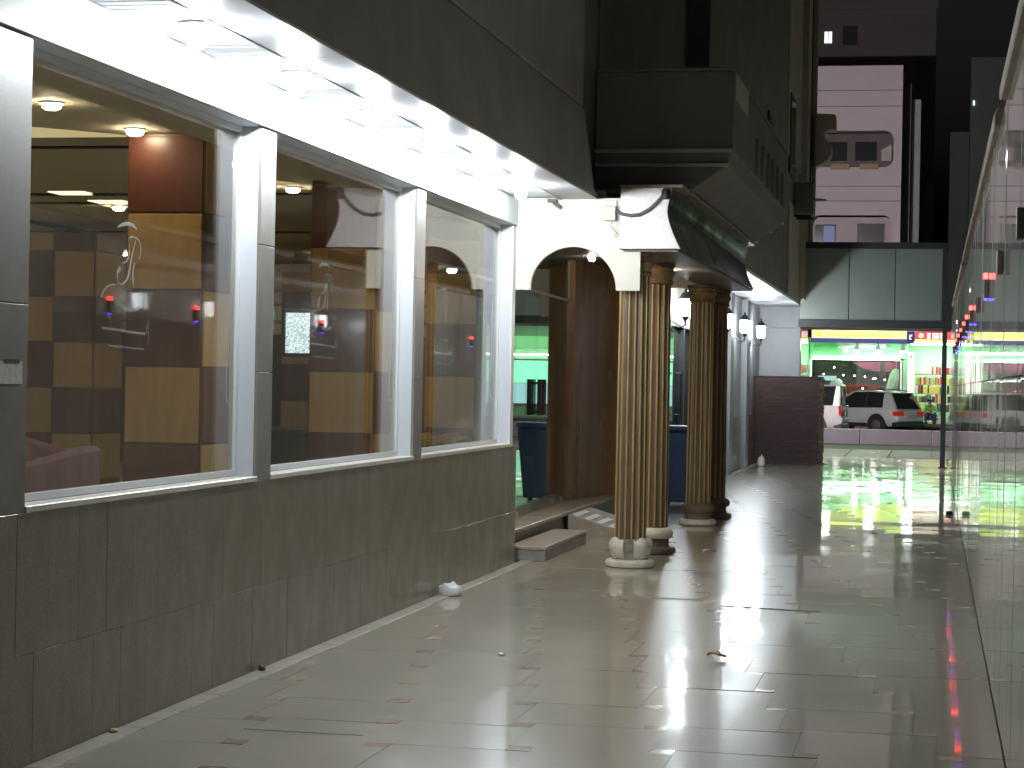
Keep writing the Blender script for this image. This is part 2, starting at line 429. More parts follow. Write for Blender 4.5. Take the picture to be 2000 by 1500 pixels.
# ------------------------------------------------------------------ restaurant building
R = thing('restaurant', 'restaurant front with brown granite base, three lit windows and a bright soffit', 'building', (WX, 10, 0))
core = obj('base_wall', B(WX - .35, WX - .022, 2.5, 17.58, 0, 1.02), 'grout', R)
for r, (z0, z1) in enumerate(((.003, .4565), (.458, 1.03))):
    y = 2.6 + (.13 if r else 0)
    while y < 17.55:
        w = .305
        y1 = min(y + w - .001, 17.6)
        j = rnd.uniform(-.0009, .0009)
        o = obj('granite_slab', B(WX - .02 + j, WX + j, y, y1, z0, z1), 'granite', core, bevel=.0009)
        y += w
obj('end_cladding', B(WX - .35, WX - .006, 17.582, 17.6, .003, 1.03), 'granite', R)
openings = [(7.68, 10.55), (10.80, 13.95), (14.20, 17.31)]
GX = WX - .125       # glass plane
zs, zh = 1.06, 2.945
# posts with granite outer faces
for (y0, y1) in ((6.95, 7.68), (10.55, 10.80), (13.95, 14.20), (17.31, 17.43)):
    p = obj('window_post', B(GX - .032, WX - .022, y0 + .006, y1, 1.03, zh), 'reveal', R)
    cuts = [1.03, 1.62, 2.31, zh - .005] if y0 > 8 else [1.03, 1.87, zh - .005]
    if y1 - y0 > .13:
        for a, b in zip(cuts, cuts[1:]):
            obj('post_slab', B(WX - .022, WX - .002, y0 + .004, y1 - .001, a + .002, b - .002), 'granite_post', p, bevel=.002)
    else:
        obj('post_slab', B(WX - .022, WX - .002, y0 + .004, y1 - .001, 1.032, zh - .007), 'white_alu', p, bevel=.002)
obj('post_sticker', B(WX - .0015, WX, 7.40, 7.63, 1.55, 1.64), 'paper', R)
obj('sticker_tear', B(WX - .001, WX + .001, 7.46, 7.60, 1.632, 1.648), 'litter_d', R)
obj('rear_wall', B(WX - .35, WX - .03, 2.5, 6.95, 1.03, 3.25), 'reveal', R)

LOGO = [  # strokes (px in a 150..450 x 420..720 crop, /5) -> list of (points, widths)
    ([(400, 235), (430, 205), (480, 182), (530, 185), (565, 218)], [6, 20, 26, 24, 6]),
    ([(498, 330), (505, 305), (535, 290), (575, 305), (603, 360), (605, 430), (590, 490)], [5, 6, 7, 8, 9, 9, 5]),
    ([(500, 350), (505, 420), (495, 490), (470, 530), (447, 543), (437, 515)], [6, 12, 14, 12, 8, 4]),
    ([(560, 320), (540, 400), (522, 500), (510, 600), (490, 680), (460, 725), (425, 735), (407, 700), (405, 640), (425, 600), (428, 650)], [4, 10, 20, 26, 24, 14, 10, 12, 22, 26, 8]),
    ([(555, 520), (540, 600), (538, 680), (550, 745)], [10, 20, 24, 6]),
    ([(405, 745), (350, 755), (310, 790), (285, 840), (265, 900)], [8, 12, 12, 8, 3]),
    ([(370, 845), (410, 905), (460, 945), (520, 955), (580, 945), (625, 920)], [4, 10, 26, 30, 26, 4]),
    ([(600, 780), (650, 790), (690, 830)], [4, 6, 3]),
    ([(320, 980), (345, 1060), (350, 1140)], [4, 5, 4]),
    ([(285, 1140), (660, 1170)], [16, 16]), ([(660, 1170), (685, 1065)], [5, 5]), ([(690, 1070), (685, 1280)], [4, 4]),
    ([(345, 1295), (650, 1312)], [10, 10]),
]
for k, (y0, y1) in enumerate(openings):
    w = obj('window', MB().box(GX - .03, GX + .01, y0, y1, zs, zs + .03).box(GX - .03, GX + .01, y0, y1, zh - .03, zh)
            .box(GX - .03, GX + .01, y0, y0 + .025, zs + .03, zh - .03).box(GX - .03, GX + .01, y1 - .025, y1, zs + .03, zh - .03), 'white_alu', R)
    obj('pane', B(GX - .014, GX - .006, y0 + .025, y1 - .025, zs + .03, zh - .03), 'pane', w)
    obj('sill', B(GX + .012, WX + .006, y0, y1, 1.031, zs - .002), 'sill', w, bevel=.003)
    # etched emblem, mapped from pixel offsets to metres on the glass
    oy, sc = (9.0, 1.0) if k == 0 else ((12.16, 1.0) if k == 1 else (15.32, 1.0))
    e = MB()
    for pts, ws in LOGO:
        fine = []; fw_ = []
        for q in range(len(pts) - 1):
            for t in range(5):
                u = t / 5; p0 = pts[max(q - 1, 0)]; p1 = pts[q]; p2 = pts[q + 1]; p3 = pts[min(q + 2, len(pts) - 1)]
                def cr(a, b, c, d): return .5 * (2 * b + (c - a) * u + (2 * a - 5 * b + 4 * c - d) * u * u + (3 * b - a - 3 * c + d) * u ** 3)
                fine.append((cr(p0[0], p1[0], p2[0], p3[0]), cr(p0[1], p1[1], p2[1], p3[1]))); fw_.append(ws[q] * (1 - u) + ws[q + 1] * u)
        fine.append(pts[-1]); fw_.append(ws[-1])
        e.ribbon([(oy + (a - 480) * .0014 * sc, 2.30 - (b - 180) * .000515 * sc) for a, b in fine], [max(3, v) * .0007 for v in fw_], GX - .0055, .001)
    obj('etched_emblem', e, 'etch' if k == 0 else 'etch_worn', w)
    ch = [(y1 + .12, zh - .06), (y1 + .07, 1.75), (y1 + .04, 1.62)] + [(y1 + .13 - .09 * math.cos(t), 1.50 - .06 * math.sin(t)) for t in [PI * q / 8 for q in range(9)]] + [(y1 + .22, 1.62), (y1 + .22, zh - .06)]
    obj('blind_chain', MB().tube([(GX - .07, a, b) for a, b in ch], .004, 5), 'chain', w)

# head beam, fascia panels
beam = obj('head_beam', B(WX - .30, WX - .022, 2.5, 17.45, zh + .002, SOF + .06), 'reveal', R)
y = 2.5
for wdt in (1.9, 2.1, 2.05, 2.1, 2.1, 2.1, 2.1, .52):
    obj('fascia_panel', B(WX - .02, WX + .012, y + .003, y + wdt - .003, zh + .004, SOF - .003), 'white_alu', beam, bevel=.002)
    y += wdt
# soffit: louvre slats, plain outer panels
tray = obj('soffit_tray', B(WX - .02, -2.90, 2.5, 17.5, SOF + .065, SOF + .09), 'soffit_panel', R)
slat_me = B(0, .375, 0, .078, 0, .02).mesh('soffit_slat', K['white_alu'], bevel=.002)
y = 4.0
while y < 17.3:
    inst('soffit_slat', slat_me, tray, (WX + .014, y, SOF + .012 + rnd.uniform(-.001, .001)), (0, rnd.uniform(-.004, .004), 0)); y += .092
obj('soffit_batten', B(-3.192, -3.172, 2.5, 17.42, SOF - .006, SOF + .06), 'white_alu', tray, bevel=.002)
y = 2.5
while y < 17.2:
    y1 = min(y + 1.8, 17.42)
    obj('soffit_sheet', B(-3.170, -2.862, y + .002, y1 - .002, SOF, SOF + .05), 'soffit_panel', tray, bevel=.002); y += 1.8
obj('entrance_soffit', B(-4.6, -2.80, 17.5, 24.85, SOF + .02, SOF + .08), 'soffit_panel', R)
# upper facade above the eave
uf = obj('eave_band', MB().prism([(-2.86, SOF), (-2.855, SOF + .012), (-2.965, 3.93), (-3.05, 3.93), (-3.05, SOF + .10), (-2.9, SOF + .10)], 'y', 2.0, 17.25), 'upper', R)
ym = 2.0
for k in range(4):
    for r in range(4):
        z0 = 3.945 + r * 1.6
        obj('facade_slab', B(-3.1, -2.965, ym + .004, min(ym + 3.79, 17.25), z0 + .004, z0 + 1.592), 'upper', uf, bevel=.006)
    ym += 3.8
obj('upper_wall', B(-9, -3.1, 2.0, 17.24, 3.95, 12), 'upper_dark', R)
obj('first_floor_slab', B(-14, -3.05, 2, 31, 3.36, 3.5), 'dark_void', R)

# dining room seen through the windows
obj('dining_floor', B(-14.2, WX - .36, 2, 31, .0, .2), 'din_floor', R)
dc = obj('dining_ceiling', B(-14.2, WX - .352, 2, 31, 3.25, 3.3), 'ceil', R)
obj('ceiling_drop', B(-4.6, WX - .352, 2, 19, 3.10, 3.248), 'ceil', R)
for (x0, x1, y0, y1) in ((-7.6, -5.45, 13.96, 14.05), (-8.6, -7.97, 17.65, 17.8), (-7.62, -6.6, 17.65, 17.8), (-9.3, -7.95, 18.55, 18.7),
                         (-12, -6.2, 22.3, 22.45), (-9.82, -9.62, 20.6, 22.3), (-6.4, -5.0, 17.6, 17.7)):
    obj('ceiling_slot', B(x0, x1, y0, y1, 3.238, 3.2495), 'slot', dc)
for (x0, x1, y0, y1) in ((-7.95, -7.6, 17.45, 17.75), (-7.95, -7.6, 18.35, 18.65)):
    obj('light_panel', B(x0, x1, y0, y1, 3.24, 3.2495), 'panel_in', dc)
obj('cove_wedge', MB().prism([(-6.4, 13.35), (-5.5, 13.35), (-6.1, 12.75), (-6.4, 12.75)], 'z', 3.236, 3.2495), 'cove', dc)
obj('cove_wedge', MB().prism([(-6.0, 16.7), (-5.35, 16.7), (-5.9, 15.8), (-6.0, 15.8)], 'z', 3.236, 3.2495), 'cove', dc)
obj('ceiling_box', B(-7.2, -5.95, 11.6, 12.7, 3.02, 3.2495), 'ceil', dc)
obj('end_wall', B(-14.2, WX - .36, 30.8, 31, .2, 3.25), 'maroon', R)
obj('back_wall', B(-14.2, -14, 2, 30.8, .2, 3.25), 'maroon', R)
obj('near_wall', B(-14.0, WX - .36, 2, 2.1, .2, 3.25), 'cream', R)
fr = obj('frieze', B(-13, -6.0, 28.0, 28.2, 2.2, 3.2), 'cream', R)
for z in (2.35, 2.6, 2.8): obj('frieze_moulding', B(-13, -6.0, 27.96, 28.0, z, z + .05), 'gold', fr)

def pillar(x0, x1, y0, y1, ztop, sq, zref, label, mats=('gold_wood', 'maroon'), top='maroon', flip=0):
    t = thing('panelled_pillar', label, 'pillar', ((x0 + x1) / 2, (y0 + y1) / 2, .2), 'panelled pillars in the dining room')
    obj('pillar_core', B(x0, x1, y0 + .012, y1, .2, ztop), 'maroon', t)
    k = -5; ncol = max(1, round((x1 - x0) / sq)); w = (x1 - x0) / ncol
    while True:
        z0, z1 = zref + k * sq, zref + (k + 1) * sq
        if z0 > ztop - .05: break
        a, b = max(z0, .2), min(z1, ztop)
        if b - a > .04:
            for c in range(ncol):
                m_ = mats[(k + c + flip) % 2]
                obj('wood_panel', B(x0 + c * w + .012, x0 + (c + 1) * w - .012, y0 + rnd.uniform(-.002, .002), y0 + .012, a + .006, b - .006), m_, t, bevel=.003)
        k += 1
    # side face panels towards the window
    k = -5
    while True:
        z0, z1 = zref + k * sq, zref + (k + 1) * sq
        if z0 > ztop - .05: break
        a, b = max(z0, .2), min(z1, ztop)
        if b - a > .04: obj('wood_panel', B(x1, x1 + .012, y0 + .02, y1 - .01, a + .006, b - .006), mats[(k + 1 + flip) % 2], t, bevel=.003)
        k += 1
    return t
pillar(-5.43, -4.875, 13.2, 13.75, 3.24, .525, 1.125, 'wood panelled pillar filling the right half of the nearest window')
pillar(-5.11, -4.545, 16.4, 16.95, 3.24, .515, 1.135, 'wood panelled pillar behind the middle window, beside the television')
pillar(-4.96, -4.445, 19.8, 20.3, 3.24, .515, 1.115, 'wood panelled pillar behind the farthest window')
pillar(-9.95, -9.0, 21.0, 21.8, 3.13, .5, 1.93, 'dark pillar with honey squares deep in the room, by the left post', flip=0)
pillar(-12.2, -11.5, 27.0, 27.6, 2.45, .5, 1.26, 'small distant pillar between the deep dark pillar and the nearest pillar', flip=0)
pillar(-8.0, -7.1, 24.5, 24.9, 2.9, .45, 1.3, 'low checkered partition behind the television', flip=1)
tv = thing('television', 'wall television with a bright white crowd picture in the middle window', 'television', (-6.2, 20, 1.8))
obj('tv_case', B(-6.52, -5.72, 20.0, 20.06, 1.80, 2.29), 'black', tv, bevel=.008)
obj('tv_screen', B(-6.48, -5.76, 19.994, 20.0, 1.84, 2.25), 'screen', tv)
obj('tv_bracket', MB().box(-6.16, -6.08, 20.06, 24.48, 2.0, 2.08), 'iron', tv)
ct = thing('counter', 'dark green marble counter low behind the middle and farthest windows', 'counter', (-5.2, 18.4, .2))
obj('counter_body', B(-6.7, -5.22, 18.0, 18.7, .2, 1.08), 'marble', ct)
obj('counter_top', B(-6.75, -5.18, 17.95, 18.75, 1.08, 1.12), 'marble', ct, bevel=.01)
c2 = thing('service_table', 'low dark table with a rumpled gold cloth behind the farthest window', 'table', (-5.0, 18.9, .2))
obj('table_body', B(-5.5, -4.35, 18.55, 19.1, .2, 1.02), 'marble', c2)
cl = MB(); n = 26
for i in range(n + 1):
    x = -5.52 + 1.2 * i / n; z = 1.06 + .02 * math.sin(i * .9) + .012 * math.sin(i * 2.3)
    cl.add([(x, 18.5, z - .07), (x, 18.5, z), (x, 19.12, z + .01)], [])
for i in range(n):
    a = 3 * i; cl.f += [(a, a + 3, a + 4, a + 1), (a + 1, a + 4, a + 5, a + 2)]
clo = obj('table_cloth', cl, 'gold_wood', c2, smooth=True)
sm = clo.modifiers.new('thick', 'SOLIDIFY'); sm.thickness = .008
def armchair(x, y, rz, label):
    t = thing('armchair', label, 'armchair', (x, y, .2), 'armchairs in the dining room'); t.rotation_euler.z = rz
    obj('seat', B(-.30, .30, -.30, .28, .14, .42), 'seat', t, bevel=.05, local=True, seg=3, smooth=True)
    # curved tub back made as a swept wall
    mbk = MB(); ns = 14; pr = []
    for i in range(ns + 1):
        a = PI * (-.08) + (PI * 1.16) * i / ns
        h = .95 - .10 * abs(math.cos(a)) ** 3
        pr.append((a, h))
    for (a, h) in pr:
        for r_, z in ((.30, .10), (.40, .10), (.41, h - .03), (.385, h), (.325, h), (.30, h - .03)):
            mbk.v.append((r_ * math.cos(a), r_ * math.sin(a), z))
    for i in range(ns):
        for j in range(6):
            k = (j + 1) % 6; mbk.f.append((6 * i + j, 6 * i + k, 6 * i + 6 + k, 6 * i + 6 + j))
    mbk.f += [(5, 4, 3, 2, 1, 0), tuple(6 * ns + j for j in range(6))]
    obj('backrest', mbk, 'seat', t, local=True, smooth=True)
    for sx in (-.22, .22):
        for sy in (-.2, .2): obj('leg', MB().cyl((sx, sy, 0), (sx, sy, .14), .02), 'iron', t, local=True)
armchair(-6.12, 13.3, 1.2, 'dusty pink tub chair farther back, cut off by the left window post')
armchair(-5.42, 11.75, -1.45, 'dusty pink tub chair close to the glass at the lower left of the nearest window')

def downlight(x, y, z, r, ml, label, grp, ringm='white_alu', h=.012, bulb=False):
    t = thing('downlight', label, 'lamp', (x, y, z), grp)
    ring = MB(); seg = 20
    ring.lathe([(r * 1.35, 0), (r * 1.35, -h), (r * 1.05, -h)], (x, y, z), seg)
    obj('ring', ring, ringm, t, smooth=True)
    prof_ = [(r, 0), (r, -.022), (r * .6, -.034)] if not bulb else [(r * .55, .01), (r * .62, -.03), (r * .75, -.06), (r * .66, -.09), (r * .3, -.105)]
    obj('lens' if not bulb else 'lamp_bulb', MB().lathe(prof_, (x, y, z - h - .001), seg), ml, t, smooth=bulb)
    return t
names = ['nearest', 'second nearest', 'third nearest', 'third farthest', 'second farthest', 'farthest']
for k in range(6):
    downlight(-3.28, 8.75 + k * 1.48, SOF + .008, .062, 'lamp', '%s of the blazing white lamps in the slatted soffit' % names[k], 'lamps in the soffit over the windows', bulb=True)
for (x, y, l) in ((-5.31, 11.69, 'small ceiling downlight seen by the left post of the nearest window'), (-5.30, 13.0, 'small ceiling downlight just above the nearest pillar'),
                  (-5.50, 17.1, 'small ceiling downlight seen in the middle window')):
    downlight(x, y, 3.2495, .055, 'lamp_in', l, 'ceiling downlights in the dining room')
for i, x in enumerate((-5.3, -7.9, -10.8)):
    for j, y in enumerate((5.5, 8.6, 15.3, 19.0, 22.6, 26.2)):
        if (x, y) == (-5.3, 15.3): y = 15.0
        downlight(x, y, 3.2495, .055, 'lamp_in', 'ceiling downlight deep in the dining room', 'ceiling downlights deep in the dining room')

# ------------------------------------------------------------------ entrance
def arch_poly(xl, xr, zb, zt, cx, hw, rise, notch=None, n=24):
    p = [(xl, zb), (cx - hw, zb)]
    p += [(cx - hw * math.cos(PI * i / n), zb + rise * math.sin(PI * i / n)) for i in range(1, n)]
    p += [(cx + hw, zb)]
    if notch: p += [(notch[1], zb), (notch[1], notch[2]), (notch[0], notch[2]), (notch[0], zt)]
    else: p += [(xr, zb), (xr, zt)]
    p += [(xl, zt)]
    return p
def flat_poly(name, poly, y0, y1, m, parent):
    bm = bmesh.new(); vs = [bm.verts.new((p[0], y0, p[1])) for p in poly]; f = bm.faces.new(vs)
    r = bmesh.ops.extrude_face_region(bm, geom=[f]); bmesh.ops.translate(bm, verts=[v for v in r['geom'] if isinstance(v, bmesh.types.BMVert)], vec=(0, y1 - y0, 0))
    bmesh.ops.recalc_face_normals(bm, faces=bm.faces); bmesh.ops.triangulate(bm, faces=[f for f in bm.faces if len(f.verts) > 4])
    me = bpy.data.meshes.new(name); bm.to_mesh(me); bm.free(); me.materials.append(K[m])
    o = bpy.data.objects.new(name, me); COL.objects.link(o); o.parent = parent
    me.transform(Matrix.Translation(-offset_of(parent))) if parent else None
    return o
sc1 = flat_poly('arch_screen', arch_poly(-3.60, 0, 2.393, SOF + .012, -3.07, .378, .375, (-2.665, -2.485, 2.742)), 17.44, 17.50, 'cream', None)
tag(sc1, 'cream arched screen hanging between the last window and the front columns', 'arch screen')
sc2 = flat_poly('arch_screen', arch_poly(-3.60, -2.665, 2.393, SOF + .012, -3.07, .378, .375), 24.75, 24.81, 'cream', None)
tag(sc2, 'cream arched screen glimpsed behind the rear columns', 'arch screen')

ld = thing('entrance_landing', 'raised stone landing in front of the glass entrance doors', 'landing', (-3.9, 21, 0))
obj('landing_slab', B(-4.6, WX - .16, 17.6, 24.8, .0, .215), 'step_face', ld)
yy = 17.605
while yy < 24.7:
    obj('landing_tile', B(-4.6, WX - .115, yy, min(yy + 1.19, 24.79), .217, .252), 'landing', ld, bevel=.004); yy += 1.2
st = thing('entrance_step', 'single low granite step block against the entrance landing', 'step', (-3.5, 19, 0))
obj('step_block', B(WX - .113, -3.345, 17.86, 20.05, 0, .10), 'step_face', st, bevel=.004)
obj('step_tread', B(WX - .113, -3.338, 17.85, 20.06, .102, .132), 'landing', st, bevel=.004)
rp = thing('entrance_ramp', 'small ramp with pale stripes from landing to the columns', 'ramp', (-3.4, 21.2, 0))
obj('ramp_body', MB().prism([(WX - .11, 0), (-2.95, 0), (-2.95, .012), (WX - .11, .225)], 'y', 20.9, 22.3), 'ramp', rp)
for k in range(6):
    x0 = WX - .08 + k * .125
    zr = lambda x: .225 + (x - (WX - .11)) * (.012 - .225) / (-2.95 - WX + .11)
    obj('anti_slip_strip', MB().prism([(x0, zr(x0) + .002), (x0 + .06, zr(x0 + .06) + .002), (x0 + .06, zr(x0 + .06) + .008), (x0, zr(x0) + .008)], 'y', 20.98, 21.75), 'ramp_strip', rp)

DX = -3.96
dw = thing('entrance_door', 'frameless glass double doors with dark pull handles at the landing', 'glass door', (DX, 20.5, .252))
dxa = lambda y: -4.0 - .02 * (y - 20)
def leafbox(ya, yb, z0, z1, t=.006):
    return MB().prism([(dxa(ya) - t, ya), (dxa(ya) + t, ya), (dxa(yb) + t, yb), (dxa(yb) - t, yb)], 'z', z0, z1)
DY = [17.65, 19.55, 20.75, 22.0, 22.9]
for i, nm in enumerate(('side_light', 'door_leaf', 'door_leaf', 'side_light')):
    l_ = obj(nm, leafbox(DY[i] + .004, DY[i + 1] - .004, .262, 2.50), 'door_glass', dw)
    if nm == 'door_leaf':
        yc = DY[i + 1] - .13 if i == 1 else DY[i] + .13
        DX = dxa(yc)
        for s in (-1, 1):
            hx = DX + s * .06
            obj('pull_handle', MB().tube([(DX, yc, 1.28), (hx, yc, 1.28), (hx, yc, 1.58), (DX, yc, 1.58)], .017, 8).box(hx - .02, hx + .02, yc - .03, yc + .03, 1.25, 1.62), 'rubber', l_, bevel=.004)
        DX = dxa(DY[1] if i == 1 else DY[3])
        obj('patch_fitting', B(DX - .016, DX + .016, DY[i] + .01 if i == 1 else DY[i + 1] - .2, DY[i] + .2 if i == 1 else DY[i + 1] - .01, .256, .33), 'steel', l_)
    else:
        DX = dxa((DY[i] + DY[i + 1]) / 2)
        obj('foot_clamp', B(DX - .016, DX + .016, (DY[i] + DY[i + 1]) / 2 - .04, (DY[i] + DY[i + 1]) / 2 + .04, .254, .32), 'steel', l_)
DX = -3.96
obj('door_head', leafbox(17.6, 22.9, 2.503, 2.53, .012), 'steel', dw)
obj('transom_pane', leafbox(17.65, 22.9, 2.532, SOF + .015), 'door_glass', dw)
downlight(-3.28, 18.0, 2.978, .05, 'lamp_added', 'added downlight tucked unseen right behind the arched screen', 'added downlights over the entrance landing')  # added out of view to light the jamb, doors and step
downlight(-3.70, 22.2, 2.978, .035, 'lamp_added2', 'added ceiling downlight over the far half of the entrance landing', 'added downlights over the entrance landing')  # weaker lamp added for the far part of the recess
downlight(-2.62, 20.15, 2.727, .04, 'lamp_added', 'added unseen downlight under the canopy between the two column pairs', 'added downlights over the entrance landing')  # added behind a capital, out of view, to light rear columns and floor
# curved brown jamb at the far end of the recess
jm = []
for i in range(17):
    t = i / 16; a = PI / 2 * t
    jm.append((DX - .02 + .37 * math.sin(a) if False else DX - .05 + (.36) * t, 22.95 + 1.25 * (1 - math.cos(a))))
jm = [(DX - .05, 22.95)] + [(DX - .05 + .40 * (1 - math.cos(PI / 2 * t / 12)), 22.95 + 1.3 * math.sin(PI / 2 * t / 12)) for t in range(1, 13)]
jm += [(-3.61, 24.74), (DX - .3, 24.74), (DX - .3, 22.95)]
tag(obj('curved_jamb', MB().prism(jm, 'z', .254, SOF + .015), 'wood_jamb', None, smooth=True), 'curved brown laminate wall ending the glass entrance', 'wall panel')
lob = thing('lobby', 'brown panelled lobby behind the glass entrance doors', 'lobby', (-6, 20, .2))
obj('lobby_lining', B(-4.85, -4.8, 20.1, 24.7, .2, 3.2), 'wood_jamb', lob)
for i in range(6):
    for j in range(6):
        obj('wood_panel', B(-4.8, -4.788, 20.2 + .75 * i, 20.2 + .75 * i + .73, .22 + .48 * j, .22 + .48 * j + .465), 'gold_wood' if (i + j) % 2 else 'maroon', lob, bevel=.003)

# canopy over the entrance
cp = thing('entrance_canopy', 'black curved canopy with a pale speckled end above the columns', 'canopy', (-2.4, 17.4, 2.747))
prof = [(-2.655, 2.747), (-2.131, 2.749)]
for t in range(1, 12):
    u = t / 12
    prof.append((-2.131 - .118 * math.sin(min(1, u * 1.25) * PI / 2) + .02 * max(0, u - .8) * 5, 2.749 + .44 * u))
prof += [(-2.225, 3.20), (-2.215, 3.27), (-2.655, 3.27)]
def inset(p, d):
    cx = sum(a for a, b in p) / len(p); cz = sum(b for a, b in p) / len(p)
    return [(cx + (a - cx) * (1 - d), cz + (b - cz) * (1 - d)) for a, b in p]
obj('canopy_shell', MB().prism(inset(prof, .004), 'y', 17.40, 24.70), 'black_gloss', cp, smooth=True)
obj('end_panel', MB().prism(prof, 'y', 17.372, 17.398), 'speckle', cp, bevel=.004)
obj('end_panel', MB().prism(prof, 'y', 24.702, 24.728), 'speckle', cp, bevel=.004)
obj('underside', B(-2.63, -2.16, 17.42, 24.68, 2.728, 2.7475), 'olive', cp)
obj('top_rail', B(-2.66, -2.12, 17.372, 24.7, 3.273, 3.30), 'coping', cp, bevel=.004)
obj('ceiling_infill', B(-4.78, -2.66, 17.52, 24.74, 2.98, 3.02), 'olive', cp)
jb = thing('junction_box', 'small beige junction box beside the canopy end', 'junction box', (-2.745, 17.4, 3.0))
obj('box_body', B(-2.805, -2.695, 17.385, 17.438, 2.99, 3.115), 'box_beige', jb, bevel=.006)
obj('box_lid', B(-2.80, -2.70, 17.378, 17.384, 2.995, 3.11), 'box_beige', jb, bevel=.003)
cab = [(-2.695, 17.36, 3.075), (-2.64, 17.355, 3.045), (-2.56, 17.35, 3.03), (-2.48, 17.35, 3.04), (-2.40, 17.35, 3.085), (-2.34, 17.35, 3.14), (-2.29, 17.36, 3.20), (-2.25, 17.40, 3.235)]
tag(obj('hanging_conduit', MB().tube(cab, .016, 8), 'cable', None, smooth=True), 'dark conduit sagging across the speckled canopy end', 'cable')
tag(obj('loose_wire', MB().tube([(-2.72, 17.37, 2.99), (-2.735, 17.36, 2.95), (-2.70, 17.36, 2.90), (-2.665, 17.36, 2.87), (-2.68, 17.36, 2.84), (-2.70, 17.36, 2.855), (-2.68, 17.36, 2.88)], .0035, 5), 'cable', None), 'thin loose wire dangling under the junction box', 'wire')
fl2 = thing('floodlight', 'small dark spot fitting where the conduit meets the canopy', 'spotlight', (-2.26, 17.36, 3.22))
obj('spot_body', MB().lathe([(.02, 0), (.04, .01), (.042, .07), (.03, .085)], (-2.26, 17.345, 3.17), 14), 'iron', fl2, smooth=True)
obj('spot_bracket', B(-2.285, -2.235, 17.345, 17.372, 3.235, 3.268), 'iron', fl2)
tag(obj('wall_conduit', MB().tube([(-3.24, 17.425, SOF - .02), (-2.70, 17.425, SOF - .018), (-2.70, 17.425, 3.115)], .008, 6), 'white_paint', None), 'thin pale conduit along the top of the cream arched screen', 'conduit')
tag(obj('camera_bracket', MB().box(-3.29, -3.21, 17.36, 17.42, SOF - .03, SOF - .002).cyl((-3.24, 17.38, SOF - .03), (-3.18, 17.36, SOF - .075), .016), 'cable', None), 'small grey fitting under the soffit above the arch', 'fitting')

